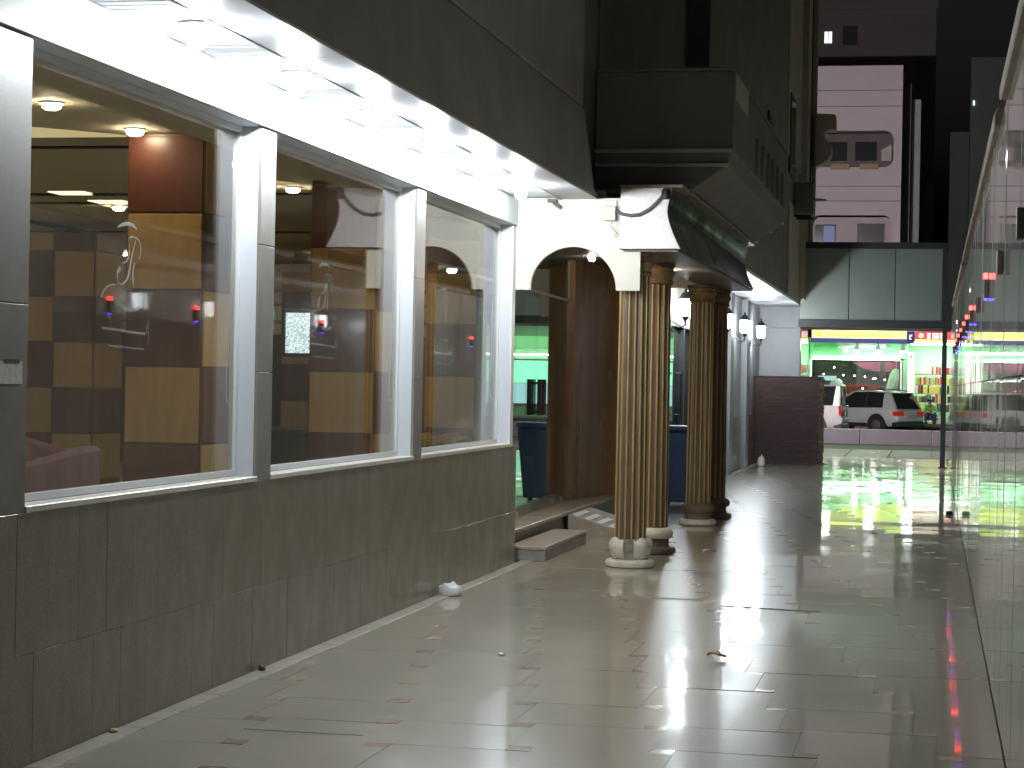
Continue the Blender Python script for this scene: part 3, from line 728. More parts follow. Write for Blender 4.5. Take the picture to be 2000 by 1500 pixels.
# fluted columns
NF = 14
def column(x, y, kind, label):
    t = thing('fluted_column', label, 'column', (x, y, 0), 'fluted columns at the entrance')
    # base
    bm_ = {'chip': 'plaster_white', 'white': 'plaster_brown', 'brown': 'plaster_brown', 'dark': 'plaster_brown'}[kind]
    lower = [(.19, 0), (.21, .012), (.216, .035), (.208, .06), (.18, .072)]
    def lump(r, a, k): return r * (1 + .012 * math.sin(5 * a + x * 9 + y) + .008 * math.sin(11 * a + k))
    obj('lower_torus', MB().lathe(lower, (x, y, 0), 40, lump), 'plaster_white' if kind in ('chip', 'brown') else 'plaster_brown', t, smooth=True)
    mid = [(.165, .07), (.152, .09), (.15, .13), (.16, .15)]
    obj('scotia', MB().lathe(mid, (x, y, 0), 40), 'mortar' if kind == 'chip' else 'plaster_brown', t, smooth=True)
    uppr = [(.15, .145), (.178, .155), (.19, .185), (.188, .21), (.172, .235), (.145, .25)]
    if kind == 'chip':
        # the upper roll is broken: two plaster shells stand, the core shows between
        obj('broken_core', MB().lathe([(.15, .12), (.155, .18), (.148, .245), (.135, .25)], (x, y, 0), 30, lump), 'mortar', t, smooth=True)
        for (a0, a1) in ((-2.9, -1.75), (-1.22, .5), (.9, 2.6)):
            ns = 14; mb = MB()
            prf = [(.135, .09), (.150, .075), (.17, .10), (.185, .15), (.192, .185), (.19, .215), (.172, .245), (.15, .252), (.135, .25)]
            for i in range(ns + 1):
                a = a0 + (a1 - a0) * i / ns; q = .012 * math.sin(7 * a) + (rnd.uniform(-.02, .012) if i in (0, 1, ns - 1, ns) else 0)
                for (r, z) in prf: mb.v.append((x + (r + q * .3) * math.cos(a), y + (r + q * .3) * math.sin(a), z + (q if z > .2 else 0)))
            m_ = len(prf)
            for i in range(ns):
                for j in range(m_):
                    k = (j + 1) % m_; mb.f.append((m_ * i + j, m_ * i + k, m_ * i + m_ + k, m_ * i + m_ + j))
            mb.f += [tuple(range(m_))[::-1], tuple(m_ * ns + j for j in range(m_))]
            obj('plaster_shell', mb, 'plaster_white', t, smooth=True)
    else:
        obj('upper_torus', MB().lathe(uppr, (x, y, 0), 40, lump), 'plaster_white' if kind == 'white' else 'plaster_brown', t, smooth=True)
    # shaft with flutes
    r0, r1, z0, z1 = .137, .128, .245, 2.54
    seg = NF * 6
    def flute(r, a, k):
        u = (a * NF / (2 * PI)) % 1.0
        return r - (.016 * math.sin(PI * min(1, max(0, (u - .12) / .76))) if .12 < u < .88 else 0)
    prof = [(r0, z0), (r0, z0 + .05)] + [(r0 + (r1 - r0) * i / 6, z0 + .05 + (z1 - z0 - .1) * i / 6) for i in range(1, 7)] + [(r1, z1)]
    obj('shaft', MB().lathe(prof, (x, y, 0), seg, flute), 'col_brown', t, smooth=True)
    for i in range(NF):
        a = 2 * PI * i / NF; mb = MB()
        for (r, z) in ((r0, z0 + .01), ((r0 + r1) / 2, (z0 + z1) / 2), (r1, z1 - .012)):
            for (rr, w) in ((r - .004, -.0085), (r + .003, -.0058), (r + .003, .0058), (r - .004, .0085)):
                mb.v.append((x + rr * math.cos(a) - w * math.sin(a), y + rr * math.sin(a) + w * math.cos(a), z))
        for q in range(2):
            for j in range(4):
                k = (j + 1) % 4; mb.f.append((4 * q + j, 4 * q + k, 4 * q + 4 + k, 4 * q + 4 + j))
        mb.f += [(3, 2, 1, 0), (8, 9, 10, 11)]
        obj('gold_fillet', mb, 'gold', t)
    cap = [(.130, 2.53), (.145, 2.535), (.150, 2.548), (.145, 2.562), (.138, 2.568), (.145, 2.59), (.162, 2.615), (.168, 2.638), (.158, 2.652), (.148, 2.658), (.150, 2.675), (.156, 2.682), (.152, 2.69)]
    obj('capital', MB().lathe(cap, (x, y, 0), 36), 'capital', t, smooth=True)
    obj('abacus', MB().lathe([(.150, 2.69), (.165, 2.70), (.165, 2.725), (.16, 2.728)], (x, y, 0), 36), 'col_brown', t, smooth=True)
    return t
column(-2.56, 17.67, 'chip', 'foremost fluted brown column with a broken white plaster base')
column(-2.56, 19.15, 'white', 'fluted column half hidden right behind the foremost column')
column(-2.60, 23.25, 'brown', 'fluted column of the rear pair with brown base on a white foot')
column(-2.55, 24.50, 'dark', 'fluted column with dark worn base hidden right behind the rear pair front')

# blue bin
bn = thing('waste_bin', 'dark blue plastic waste bin standing between the columns', 'bin', (-3.2, 26.7, 0))
obj('bin_body', MB().add([(-3.44, 26.5, .06), (-2.98, 26.5, .06), (-2.98, 27.0, .06), (-3.44, 27.0, .06), (-3.52, 26.42, .98), (-2.90, 26.42, .98), (-2.90, 27.1, .98), (-3.52, 27.1, .98)],
                         [(0, 3, 2, 1), (4, 5, 6, 7), (0, 1, 5, 4), (1, 2, 6, 5), (2, 3, 7, 6), (3, 0, 4, 7)]), 'blue', bn, bevel=.02)
obj('bin_lid', B(-3.54, -2.88, 26.40, 27.12, .985, 1.05), 'blue', bn, bevel=.02)
for s in (-3.42, -3.0): obj('bin_wheel', MB().cyl((s - .03, 27.0, .08), (s + .03, 27.0, .08), .08, 16), 'rubber', bn)

# ------------------------------------------------------------------ far stretch of the left side
AN = thing('alley_building', 'dark upper building running on past the entrance to the alley end', 'building', (-3, 33, 0))
obj('ground_wall', B(-5.0, -3.62, 31.5, 43.6, 0, 3.25), 'wall_grey', AN)
sh = obj('shopfront', B(-3.72, -3.63, 24.83, 31.5, 2.5, 3.2), 'cream', AN)
for y in (24.85, 26.85, 28.38, 30.1, 31.42):
    obj('frame_upright', B(-3.74, -3.61, y, y + .07, 0, 2.42), 'frame_dark', sh)
obj('frame_head', B(-3.74, -3.61, 24.85, 31.49, 2.422, 2.498), 'frame_dark', sh)
for (ya, yb, nm) in ((24.93, 26.84, 'shop_pane'), (26.93, 28.37, 'shop_pane'), (28.46, 30.09, 'shop_door'), (30.18, 31.41, 'shop_pane')):
    g2 = obj(nm, MB().prism([(-3.70, ya), (-3.688, ya), (-3.688, yb), (-3.70, yb)], 'z', .03, 2.41), 'door_glass', AN)
    if nm == 'shop_door':
        obj('pull_handle', MB().tube([(-3.66, 29.5, 1.15), (-3.57, 29.5, 1.15), (-3.57, 29.5, 1.75), (-3.66, 29.5, 1.75)], .02, 8), 'iron', g2)
obj('shop_back', B(-5.1, -5.0, 24.85, 31.5, 0, 3.2), 'wall_grey', AN)
for y in (32.9, 36.1, 39.3):
    obj('pilaster', B(-3.62, -3.50, y, y + .55, 0, 3.24), 'pilaster', AN, bevel=.006)
for y in (31.6, 33.5, 36.7, 39.9):
    obj('dado_panel', B(-3.618, -3.59, y, y + (2.5 if y > 32 else 1.25), .0, 1.0), 'granite', AN, bevel=.004)
ew = obj('end_wall', B(-3.62, -2.76, 43.5, 45.7, 0, 3.27), 'polished', AN)
obj('end_panel', B(-3.60, -2.765, 43.478, 43.498, .01, 2.82), 'wall_grey', ew, bevel=.004)
obj('end_panel', B(-3.60, -2.765, 43.478, 43.498, 2.828, 3.26), 'wall_grey', ew, bevel=.004)
for k in range(7):
    obj('polished_strip', B(-2.758, -2.742, 43.53 + k * .31, 43.53 + k * .31 + .29, .01, 2.9), 'polished', ew, bevel=.012)
obj('long_soffit', B(-5.0, -2.74, 24.85, 43.49, 3.28, 3.33), 'white_alu', AN)
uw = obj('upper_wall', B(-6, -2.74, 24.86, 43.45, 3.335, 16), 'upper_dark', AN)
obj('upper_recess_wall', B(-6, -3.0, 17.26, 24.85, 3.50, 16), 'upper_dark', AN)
obj('corner_pilaster', B(-2.738, -2.60, 42.0, 43.44, 3.34, 16), 'cream_dark', uw, bevel=.01)
obj('lit_end_render', B(-2.738, -2.722, 38.2, 41.99, 5.9, 16), 'cream_dark', uw)  # cream panels put the street's light into the facade colour
obj('lit_end_render', B(-2.738, -2.722, 38.9, 41.99, 3.34, 5.1), 'cream_dark', uw)
obj('corner_groove', B(-2.599, -2.575, 42.9, 43.3, 3.34, 16), 'frame_dark', uw)
obj('corner_strip', B(-2.599, -2.50, 43.32, 43.44, 5.2, 16), 'cream_dark', uw, bevel=.01)
for (y, z) in ((33.6, 4.6), (38.6, 5.6)):
    f = obj('upper_window', B(-2.738, -2.70, y, y + 1.3, z, z + 1.5), 'frame_dark', uw)
    obj('pane', B(-2.699, -2.692, y + .08, y + 1.22, z + .08, z + 1.42), 'win_dark', f)
for (y, z) in ((40.2, 4.95),):
    a = thing('air_conditioner', 'dark box unit fixed high on the alley building by its far corner', 'air conditioner', (-2.5, y, z))
    obj('casing', B(-2.735, -2.36, y, y + .85, z, z + .62), 'upper_dark', a, bevel=.02)
    obj('grille', MB().lathe([(.22, 0), (.24, .01), (.2, .02)], (0, 0, 0), 20), 'iron', a, local=True).location = (.145, .42, .31)
    [obj('bracket', B(-2.735, -2.40, y + q, y + q + .04, z - .05, z - .002), 'iron', a) for q in (.1, .7)]
# ornate scroll bracket at the far corner
sp = [(-2.50, 7.28), (-2.10, 7.26), (-2.09, 6.95), (-2.27, 6.94), (-2.34, 6.86), (-2.33, 6.78), (-2.25, 6.70), (-2.17, 6.60), (-2.18, 6.42), (-2.26, 6.30), (-2.36, 6.24), (-2.50, 6.18)]
flat_poly('scroll_bracket', sp, 43.0, 43.6, 'cream_dark', uw)

# balcony over the entrance
bc = thing('balcony', 'dark solid balcony jutting out over the entrance canopy', 'balcony', (-2.3, 18, 3.3))
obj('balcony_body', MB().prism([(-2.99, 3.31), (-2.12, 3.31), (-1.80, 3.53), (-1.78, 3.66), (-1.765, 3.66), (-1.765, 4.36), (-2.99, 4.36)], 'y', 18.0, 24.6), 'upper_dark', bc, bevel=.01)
obj('front_moulding', B(-2.99, -1.77, 17.965, 17.998, 3.64, 3.675), 'upper', bc, bevel=.004)
obj('front_moulding', B(-2.99, -1.80, 17.965, 17.998, 3.515, 3.545), 'upper', bc, bevel=.004)
obj('front_moulding', B(-2.99, -2.10, 17.95, 17.998, 3.27, 3.315), 'upper', bc, bevel=.004)
obj('parapet_cap', B(-2.99, -1.75, 17.98, 24.6, 4.362, 4.39), 'upper_dark', bc, bevel=.006)
for k in range(6):
    y = 20.35 + k * .68
    obj('pale_fin', B(-1.764, -1.735, y, y + .22, 3.68, 4.05), 'bldg_grey', bc, bevel=.006)
obj('balcony_wall', B(-3.0, -2.985, 18.13, 24.6, 4.4, 8), 'upper_dark', bc)
obj('light_plaque', B(-1.764, -1.752, 18.15, 19.3, 4.13, 4.35), 'cream', bc)
for (y0, y1, xo, z) in ((24.61, 25.9, -2.2, 3.43), (25.91, 26.8, -2.1, 3.62), (26.81, 27.5, -2.0, 3.78)):
    st_ = obj('stepped_block', B(-2.735, xo, y0, y1, z, 4.6), 'upper_dark', bc)
    obj('pale_underside', B(-2.735, xo, y0 + .005, y1, z - .03, z - .002), 'white_paint', st_)

# lanterns
def lantern(x, y, z, label):
    t = thing('wall_lantern', label, 'lantern', (x, y, z), 'glowing wall lanterns')
    obj('lantern_glass', MB().lathe([(.05, -.13), (.075, -.10), (.088, .08), (.085, .10)], (x, y, z), 6), 'lantern', t)
    obj('roof', MB().lathe([(.105, .102), (.10, .12), (.05, .19), (.02, .21), (.012, .26)], (x, y, z), 12), 'iron', t, smooth=True)
    obj('lantern_foot', MB().lathe([(.06, -.132), (.045, -.16), (.015, -.20), (.012, -.27)], (x, y, z), 12), 'iron', t, smooth=True)
    obj('arm', MB().tube([(x, y, z - .26), (x - .05, y, z - .29), (x - .12, y, z - .24), (x - .20, y, z - .20)], .012, 8), 'iron', t, smooth=True)
    obj('wall_plate', B(x - .215, x - .195, y - .05, y + .05, z - .30, z - .08), 'iron', t, bevel=.004)
for y, l in ((28.45, 'glowing wall lantern seen between the two column pairs'), (31.4, 'glowing wall lantern hidden behind the rear column pair'),
             (34.4, 'glowing wall lantern just right of the rear column pair'), (37.6, 'glowing wall lantern second from the alley end'), (41.2, 'glowing wall lantern nearest the alley end')):
    lantern(-3.405, y, 2.68, l)

# brick wall at the alley end
bw = thing('brick_wall', 'dark red brick block at the alley end below the grey wall', 'wall', (-2.95, 42.5, 0))
obj('core', B(-3.645, -2.255, 42.13, 43.3, 0, 1.77), 'mortar', bw)
bks = MB(); h = .0735
for c in range(24):
    z = .004 + c * h
    x = -3.66 - (.115 if c % 2 else 0)
    while x < -2.245:
        a, b = max(x, -3.66), min(x + .225, -2.245)
        if b - a > .03:
            j = rnd.uniform(-.003, .003); bks.box(a, b, 42.10 + j, 42.128, z, z + h - .009)
        x += .234
stuff(obj('brick_courses', bks, 'brick', bw))
bs = MB()
for c in range(24):
    z = .004 + c * h; y = 42.10 - (.0 if c % 2 else .0)
    while y < 43.3:
        w = .225 if (c + int(y * 10)) % 2 else .11
        j = rnd.choice((-.004, .010, .022)); bs.box(-2.253, -2.243 + j, y + .03, min(y + w, 43.3), z, z + h - .012); y += w + .012
stuff(obj('brick_ends', bs, 'brick_lit_edge', bw))
obj('brick_top', B(-3.66, -2.24, 42.09, 43.3, 1.772, 1.80), 'brick', bw, bevel=.005)

# overhead sign box across the alley end
ov = thing('overhead_link', 'dark panelled box bridging the alley end over a thin post', 'bridge', (-1.2, 42, 2.8))
obj('deck', B(-2.70, .245, 42.16, 44.0, 2.82, 4.50), 'frame_dark', ov)
obj('top_beam', B(-2.72, .26, 42.06, 44.1, 4.42, 4.54), 'frame_dark', ov)
obj('bottom_beam', B(-2.72, .26, 42.06, 44.1, 2.81, 2.96), 'frame_dark', ov)
for a, b in ((-2.69, -1.72), (-1.705, -.80), (-.785, .14)):
    obj('panel', B(a, b, 42.10, 42.158, 2.965, 4.415), 'panel_green', ov, bevel=.006)
obj('end_stile', B(.143, .25, 42.07, 42.155, 2.965, 4.415), 'frame_dark', ov)
po = thing('steel_post', 'thin dark steel post holding up the right end of the bridge box', 'post', (.2, 42.2, 0))
obj('post_shaft', B(.155, .255, 42.12, 42.22, .02, 2.805), 'frame_dark', po, bevel=.006)
obj('post_foot', B(.12, .29, 42.08, 42.26, .001, .02), 'frame_dark', po)

# ------------------------------------------------------------------ right hand stone wall
wl_ = thing('stone_wall', 'polished pale stone wall along the right side of the alley', 'wall', (RX, 20, 0))
obj('wall_core', B(RX + .024, RX + .40, 2.5, 41.95, 0, 3.02), 'grout', wl_)
rows = [(.004, 1.655), (1.659, 3.04)]
sm_ = [B(0, .02, .0015, .4485, a, b).mesh('stone_slab', K['polished'], bevel=.0012) for a, b in rows]
y = 4.0
while y < 41.9:
    yawj = rnd.gauss(0, .0011)
    for me in sm_:
        inst('stone_slab', me, wl_, (RX, y, 0), (0, rnd.gauss(0, .0006), yawj + rnd.gauss(0, .0004)))
    y += .45
y = 4.4
for L, g_ in ((2.66, .58), (2.86, 1.0), (3.0, .12), (3.0, .3), (3.0, .12), (3.0, .5), (3.0, .12), (3.0, .12), (3.0, .4), (3.0, .12)):
    obj('coping_stone', MB().prism([(RX - .035, 3.045), (RX + .42, 3.045), (RX + .42, 3.15), (RX - .01, 3.15), (RX - .035, 3.11)], 'y', y, min(y + L, 41.9)), 'coping', wl_, bevel=.008)
    y += L + g_
ords = ['first', 'second', 'third', 'fourth', 'fifth', 'sixth', 'seventh', 'eighth', 'ninth', 'tenth', 'eleventh']
for k, (y, lit) in enumerate(((8.0, 0), (10.45, 0), (13.2, 1), (15.75, 0), (18.35, 1), (20.7, 1), (22.8, 1), (25.3, 1), (28.0, 1), (30.8, 1), (34.0, 1))):
    t = thing('wall_light', ('%s wall light along the stone wall, glowing red above and blue below' if lit else '%s wall light along the stone wall, an unlit brown box') % ords[k], 'wall light', (RX - .002, y, 2.17), 'box lights on the stone wall')
    obj('housing', B(RX - .032, RX - .004, y, y + .09, 2.175, 2.295), 'dark_metal', t, bevel=.003)
    obj('back_plate', B(RX - .004, RX - .0005, y + .01, y + .09, 2.185, 2.285), 'dark_metal', t)
    if lit:
        obj('red_led', B(RX - .034, RX - .008, y + .01, y + .07, 2.296, 2.332), 'led_red', t)
        obj('blue_led', B(RX - .030, RX - .008, y + .008, y + .06, 2.162, 2.174), 'led_blue', t)

# dark tower beyond the right wall
tw = thing('dark_tower', 'nearly black building rising across the street beyond the stone wall', 'building', (3, 97, 0))
obj('tower_body', B(.55, 22, 97.0, 110, 0, 13.5), 'tower', tw); obj('tower_wing', B(1.4, 20, 94.2, 96.9, 4.2, 16.5), 'tower', tw)
obj('tower_lamp', B(1.5, 1.58, 94.1, 94.19, 14.35, 14.55), 'win_lit', tw)

# ------------------------------------------------------------------ street: kerb wall, cars, shop
kw = thing('kerb_wall', 'low pale concrete wall along the street in front of the cars', 'wall', (-1, 58.8, -.03))
for k in range(6):
    obj('wall_block', B(-8 + k * 2.0, -8 + k * 2.0 + 1.99, 58.65, 58.95, -.02, .42), 'lowwall', kw, bevel=.015)

def car(name, label, cat, loc, rz, paint, L, Wd, H, van=False):
    t = thing(name, label, cat, loc, 'cars parked along the street'); t.rotation_euler.z = rz
    # local: +y forward, rear at y=-L/2
    hw = Wd / 2; gz = .28; belt = H * .60
    st = []  # (y, half width, z bottom, z top deck)
    if van: deck = [(-.5, .93, belt), (-.47, 1, belt + .02), (.22, 1, belt), (.34, .99, belt - .02), (.46, .93, belt - .16), (.5, .80, belt - .38)]
    else: deck = [(-.5, .90, belt - .10), (-.475, .97, belt), (-.3, 1, belt + .02), (.1, 1, belt - .02), (.2, 1, belt - .04), (.36, .98, belt - .10), (.46, .90, belt - .22), (.5, .74, belt - .40)]
    b = MB(); n = 10
    for (fy, fwid, zt) in deck:
        y = fy * L; w = hw * fwid; zb = gz if abs(fy) < .45 else gz + .05
        pts = [(w * .86, zb), (w * .97, zb + .12), (w, zb + .3), (w * .985, zt - .12), (w * .93, zt)]
        for (px, pz) in pts: b.v.append((px, y, pz))
        for (px, pz) in pts[::-1]: b.v.append((-px, y, pz))
    for i in range(len(deck) - 1):
        for j in range(n):
            k = (j + 1) % n; b.f.append((n * i + j, n * i + k, n * i + n + k, n * i + n + j))
    b.f += [tuple(range(n)), tuple(range(n * (len(deck) - 1), n * len(deck)))[::-1]]
    body = obj('body', b, paint, t, local=True, smooth=True)
    # greenhouse (glass) and roof
    if van: gh = [(-.49, .02), (-.475, 1), (.10, 1), (.36, .05)]
    else: gh = [(-.485, .02), (-.40, .93), (-.05, 1), (.24, .02)]
    zt0 = belt - .03; g = MB()
    ws = [hw * .92, hw * .80]
    for (fy, hfr) in ((gh[0][0], 0), (gh[3][0], 0)):
        pass
    P0 = [(gh[0][0] * L, ws[0] * .96, zt0), (gh[1][0] * L, ws[1] * .95, zt0 + (H - zt0) * gh[1][1] - .03), (gh[2][0] * L, ws[1], zt0 + (H - zt0) * gh[2][1] - .03), (gh[3][0] * L, ws[0] * .92, zt0)]
    for (y, w, z) in P0: g.v += [(w, y, z), (-w, y, z)]
    g.f = [(0, 1, 3, 2), (2, 3, 5, 4), (4, 5, 7, 6), (0, 2, 4, 6), (1, 7, 5, 3), (0, 6, 7, 1)]
    obj('glasshouse', g, 'car_glass', t, local=True, bevel=.03, smooth=True)
    rf = MB()
    ry0, ry1 = P0[1][0] - (.10 if not van else .02), P0[2][0] + .05
    rf.add([(ws[1] * 1.0, ry0, P0[1][2] - .0), (-ws[1] * 1.0, ry0, P0[1][2]), (ws[1] * 1.03, ry1, P0[2][2] - .02), (-ws[1] * 1.03, ry1, P0[2][2] - .02),
            (ws[1] * .9, ry0, P0[1][2] + .045), (-ws[1] * .9, ry0, P0[1][2] + .045), (ws[1] * .9, ry1, P0[2][2] + .04), (-ws[1] * .9, ry1, P0[2][2] + .04),
            (ws[1] * .85, (ry0 + ry1) / 2, H + .03), (-ws[1] * .85, (ry0 + ry1) / 2, H + .03), (ws[1] * 1.02, (ry0 + ry1) / 2, H - .03), (-ws[1] * 1.02, (ry0 + ry1) / 2, H - .03)],
           [(4, 8, 9, 5), (8, 6, 7, 9), (0, 10, 8, 4), (10, 2, 6, 8), (1, 5, 9, 11), (11, 9, 7, 3), (0, 4, 5, 1), (2, 3, 7, 6), (0, 1, 11, 10), (10, 11, 3, 2)])
    obj('roof', rf, paint, t, local=True, bevel=.01, smooth=True)
    # pillars
    for s in (-1, 1):
        pl = MB()
        a0, a1 = P0[0], P0[1]
        q = .16 if van else .42
        pl.add([(s * (hw * .93), a0[0] + .02, zt0 - .02), (s * hw * .94, a0[0] + .02 + q * 1.5, zt0 - .02), (s * (ws[1] + .015), a1[0] + q * .55, a1[2]), (s * (ws[1] + .015), a1[0] - .04, a1[2]),
                (s * (hw * .80), a0[0] - .01, zt0 - .02), (s * hw * .80, a0[0] + .02 + q * 1.5, zt0 - .02), (s * (ws[1] - .08), a1[0] + q * .55, a1[2]), (s * (ws[1] - .08), a1[0] - .06, a1[2])],
               [(0, 1, 2, 3), (4, 7, 6, 5), (0, 3, 7, 4), (1, 5, 6, 2), (0, 4, 5, 1), (3, 2, 6, 7)])
        obj('rear_pillar', pl, paint, t, local=True)
        fp = MB().tube([(s * ws[0] * .95, P0[3][0] + .02, zt0), (s * (ws[1] + .01), P0[2][0] + .03, P0[2][2])], .035, 6)
        obj('front_pillar', fp, paint, t, local=True)
        mid_y = (P0[1][0] + P0[2][0]) / 2 + .25
        obj('centre_pillar', MB().tube([(s * ws[0] * .97, mid_y, zt0), (s * (ws[1] + .012), mid_y - .05, P0[2][2])], .03, 6), 'black', t, local=True)
        obj('mirror', B(min(s * (hw - .02), s * (hw + .2)), max(s * (hw - .02), s * (hw + .2)), P0[3][0] - .35, P0[3][0] - .22, belt - .02, belt + .15), 'black', t, local=True, bevel=.03)
        tl = obj('tail_light', B(min(s * hw * .42, s * hw * .965), max(s * hw * .42, s * hw * .965), -L / 2 - .012, -L / 2 + .2, belt - .30, belt - .10) if not van else
                 B(min(s * hw * .80, s * hw * .96), max(s * hw * .80, s * hw * .96), -L / 2 - .012, -L / 2 + .1, belt - .35, belt + .02), 'tail', t, local=True, bevel=.02)
        obj('reflector', B(min(s * hw * .66, s * hw * .84), max(s * hw * .66, s * hw * .84), -L / 2 - .03, -L / 2 + .02, .40, .46), 'tail', t, local=True)
        if not van: obj('roof_rail', MB().tube([(s * ws[1] * .92, P0[1][0], P0[1][2] + .08), (s * ws[1] * .92, (ry0 + ry1) / 2, H + .08), (s * ws[1] * .92, P0[2][0] - .1, P0[2][2] + .07)], .018, 6), 'steel', t, local=True)
        for fy in (-.30, .31):
            y = fy * L
            obj('wheel_arch', MB().cyl((s * (hw - .20), y, .36), (s * (hw + .012), y, .36), .43, 24), 'black', t, local=True)
            w = obj('wheel', MB().cyl((s * (hw - .20), y, .34), (s * (hw + .022), y, .34), .34, 24), 'rubber', t, local=True, bevel=.02)
            rim = MB().lathe([(.22, 0), (.20, .02), (.07, .03), (.05, .035)], (0, 0, 0), 10); 
            o = obj('rim', rim, 'steel', w, local=True); o.location = (s * (hw + .015), y, .34); o.rotation_euler = (0, s * PI / 2, 0)
        obj('sill_trim', B(min(s * hw * .9, s * (hw * .995)), max(s * hw * .9, s * (hw * .995)), -.2 * L, .22 * L, gz - .02, gz + .13), 'black', t, local=True, bevel=.02)
    obj('rear_bumper', B(-hw * .95, hw * .95, -L / 2 - .06, -L / 2 + .25, gz, gz + .20), 'black', t, local=True, bevel=.03)
    obj('bumper_skin', B(-hw * .90, hw * .90, -L / 2 - .05, -L / 2 + .1, gz + .205, gz + .42), paint, t, local=True, bevel=.04, smooth=True)
    pp = obj('number_plate', B(-.26, .26, -L / 2 - .085, -L / 2 - .07, belt - .34, belt - .21), 'plate', t, local=True)
    obj('plate_recess', B(-.33, .33, -L / 2 - .068, -L / 2, belt - .38, belt - .17), 'pilaster', t, local=True)
    mk = MB()
    for i in range(6): mk.box(-.2 + i * .07, -.2 + i * .07 + .03 + .015 * (i % 2), -L / 2 - .087, -L / 2 - .0855, belt - .31, belt - .24)
    obj('plate_marks', mk, 'plate_ink', pp, local=True)
    obj('badge', B(-.07, .07, -L / 2 - .04, -L / 2 - .0, belt - .15, belt - .08), 'steel', t, local=True, bevel=.02)
    obj('wiper', MB().tube([(0, -L / 2 - .0, belt + .02), (-.35, -L / 2 + .06, belt + .10)], .012, 5), 'black', t, local=True)
    return t
car('parked_car', 'silver crossover seen from behind with red tail lights', 'car', (-2.78, 83.0, -.2), math.radians(54), 'car_silver', 4.75, 1.84, 1.66)
car('parked_van', 'white van partly hidden behind the brick block', 'van', (-5.42, 75.2, -.2), math.radians(84), 'car_white', 4.6, 1.8, 1.85, van=True)

# the shop opposite, under the pale pink block
SH = thing('corner_shop', 'brightly lit green and white shop across the street', 'shop', (-2, 90, 0))
obj('shop_soffit', B(-9, 3.5, 89.4, 93.8, 3.62, 3.72), 'shop_wall', SH)
obj('shop_side', B(-5.6, -5.35, 89.4, 93.8, 0, 3.6), 'shop_wall', SH)
obj('shop_lintel', B(-5.3, -1.12, 90.3, 90.5, 2.88, 3.6), 'shop_wall', SH)
obj('head_tube', B(-5.2, -1.45, 90.22, 90.28, 2.79, 2.86), 'shop_green', SH)
obj('shop_floor', B(-9, 3.5, 88.9, 93.8, -.018, .10), 'pave', SH)
obj('window_wall', B(-5.3, -1.12, 90.3, 90.5, .1, 1.2), 'brown_trim', SH)
sw = obj('shop_window', MB().box(-5.3, -5.22, 90.32, 90.4, 1.2, 2.79).box(-1.42, -1.34, 90.32, 90.4, 1.2, 2.79).box(-5.22, -1.42, 90.32, 90.4, 1.2, 1.26), 'steel', SH)
obj('pane', B(-5.22, -1.42, 90.36, 90.37, 1.26, 2.78), 'pane', sw)
obj('shop_back', B(-9, 3.5, 93.8, 94, 0, 3.7), 'shop_int', SH)
obj('dividing_wall', B(-1.3, -1.12, 90.5, 93.8, .1, 3.6), 'shop_wall', SH)
obj('magenta_banner', MB().prism([(-3.55, 2.72), (-1.48, 2.72), (-1.48, 2.32), (-2.3, 2.30), (-3.0, 2.42)], 'y', 91.0, 91.03), 'magenta', SH)
obj('red_display', B(-4.0, -2.2, 92.0, 92.4, .6, 1.75), 'redcloth', SH)
obj('back_shelf', B(-5.0, -4.2, 91.4, 91.5, 1.88, 2.08), 'sign_teal', SH)
obj('display_frame', MB().box(-2.28, -2.14, 90.8, 90.9, 1.2, 2.75), 'black', SH)
for k, x in enumerate((-3.26, -2.35, -1.32)):
    t = thing('shop_spotlight', ['left', 'middle', 'right'][k] + ' white spotlight hanging under the shop sign', 'spotlight', (x, 89.7, 3.3), 'spotlights under the shop sign')
    obj('lamp_shade', MB().lathe([(.05, .22), (.09, .18), (.15, .0), (.14, .0)], (x, 89.6, 3.20), 16), 'white_paint', t, smooth=True)
    obj('lamp_lens', MB().lathe([(.125, 0), (.125, -.02), (.10, -.10)], (x, 89.6, 3.19), 16), 'shop_lamp', t)
    obj('stem', MB().cyl((x, 89.6, 3.42), (x, 89.6, 3.62), .02), 'iron', t)
tag(obj('soffit_duct', MB().box(-4.1, -2.0, 90.0, 90.25, 3.30, 3.58).box(-3.95, -3.65, 89.98, 90.2, 3.05, 3.30), 'white_paint', None, bevel=.02), 'pale duct running under the green shop soffit', 'duct')
sg = thing('shop_sign', 'long lit yellow shop sign with a purple lower edge', 'sign', (-3, 89, 3.6))
obj('sign_box', B(-5.2, -.84, 89.05, 89.38, 3.50, 4.06), 'frame_dark', sg)
obj('sign_face', B(-5.16, -1.16, 89.02, 89.048, 3.70, 4.03), 'sign_yellow', sg)
obj('sign_edge', B(-5.16, -1.16, 89.02, 89.048, 3.53, 3.695), 'sign_purple', sg)
obj('sign_end', B(-1.15, -.85, 89.02, 89.048, 3.53, 4.03), 'sign_navy', sg)
lt = MB(); x = -4.95
lt.box(x, x + .05, 89.012, 89.019, 3.78, 3.94); lt.box(x + .07, x + .12, 89.012, 89.019, 3.78, 3.96); lt.box(x + .14, x + .19, 89.012, 89.019, 3.78, 3.92); lt.box(x, x + .2, 89.012, 89.019, 3.78, 3.82)
x = -4.5
while x < -1.9:        # joined script strokes with dots, too small to read
    w = rnd.uniform(.06, .16); lt.box(x, x + w, 89.012, 89.019, 3.80, 3.83)
    if rnd.random() < .5: lt.box(x + w * .6, x + w * .6 + .025, 89.012, 89.019, 3.83, 3.83 + rnd.uniform(.04, .11))
    if rnd.random() < .4: lt.box(x + w * .3, x + w * .3 + .03, 89.012, 89.019, 3.76, 3.785)
    x += w + (0 if rnd.random() < .7 else .06)
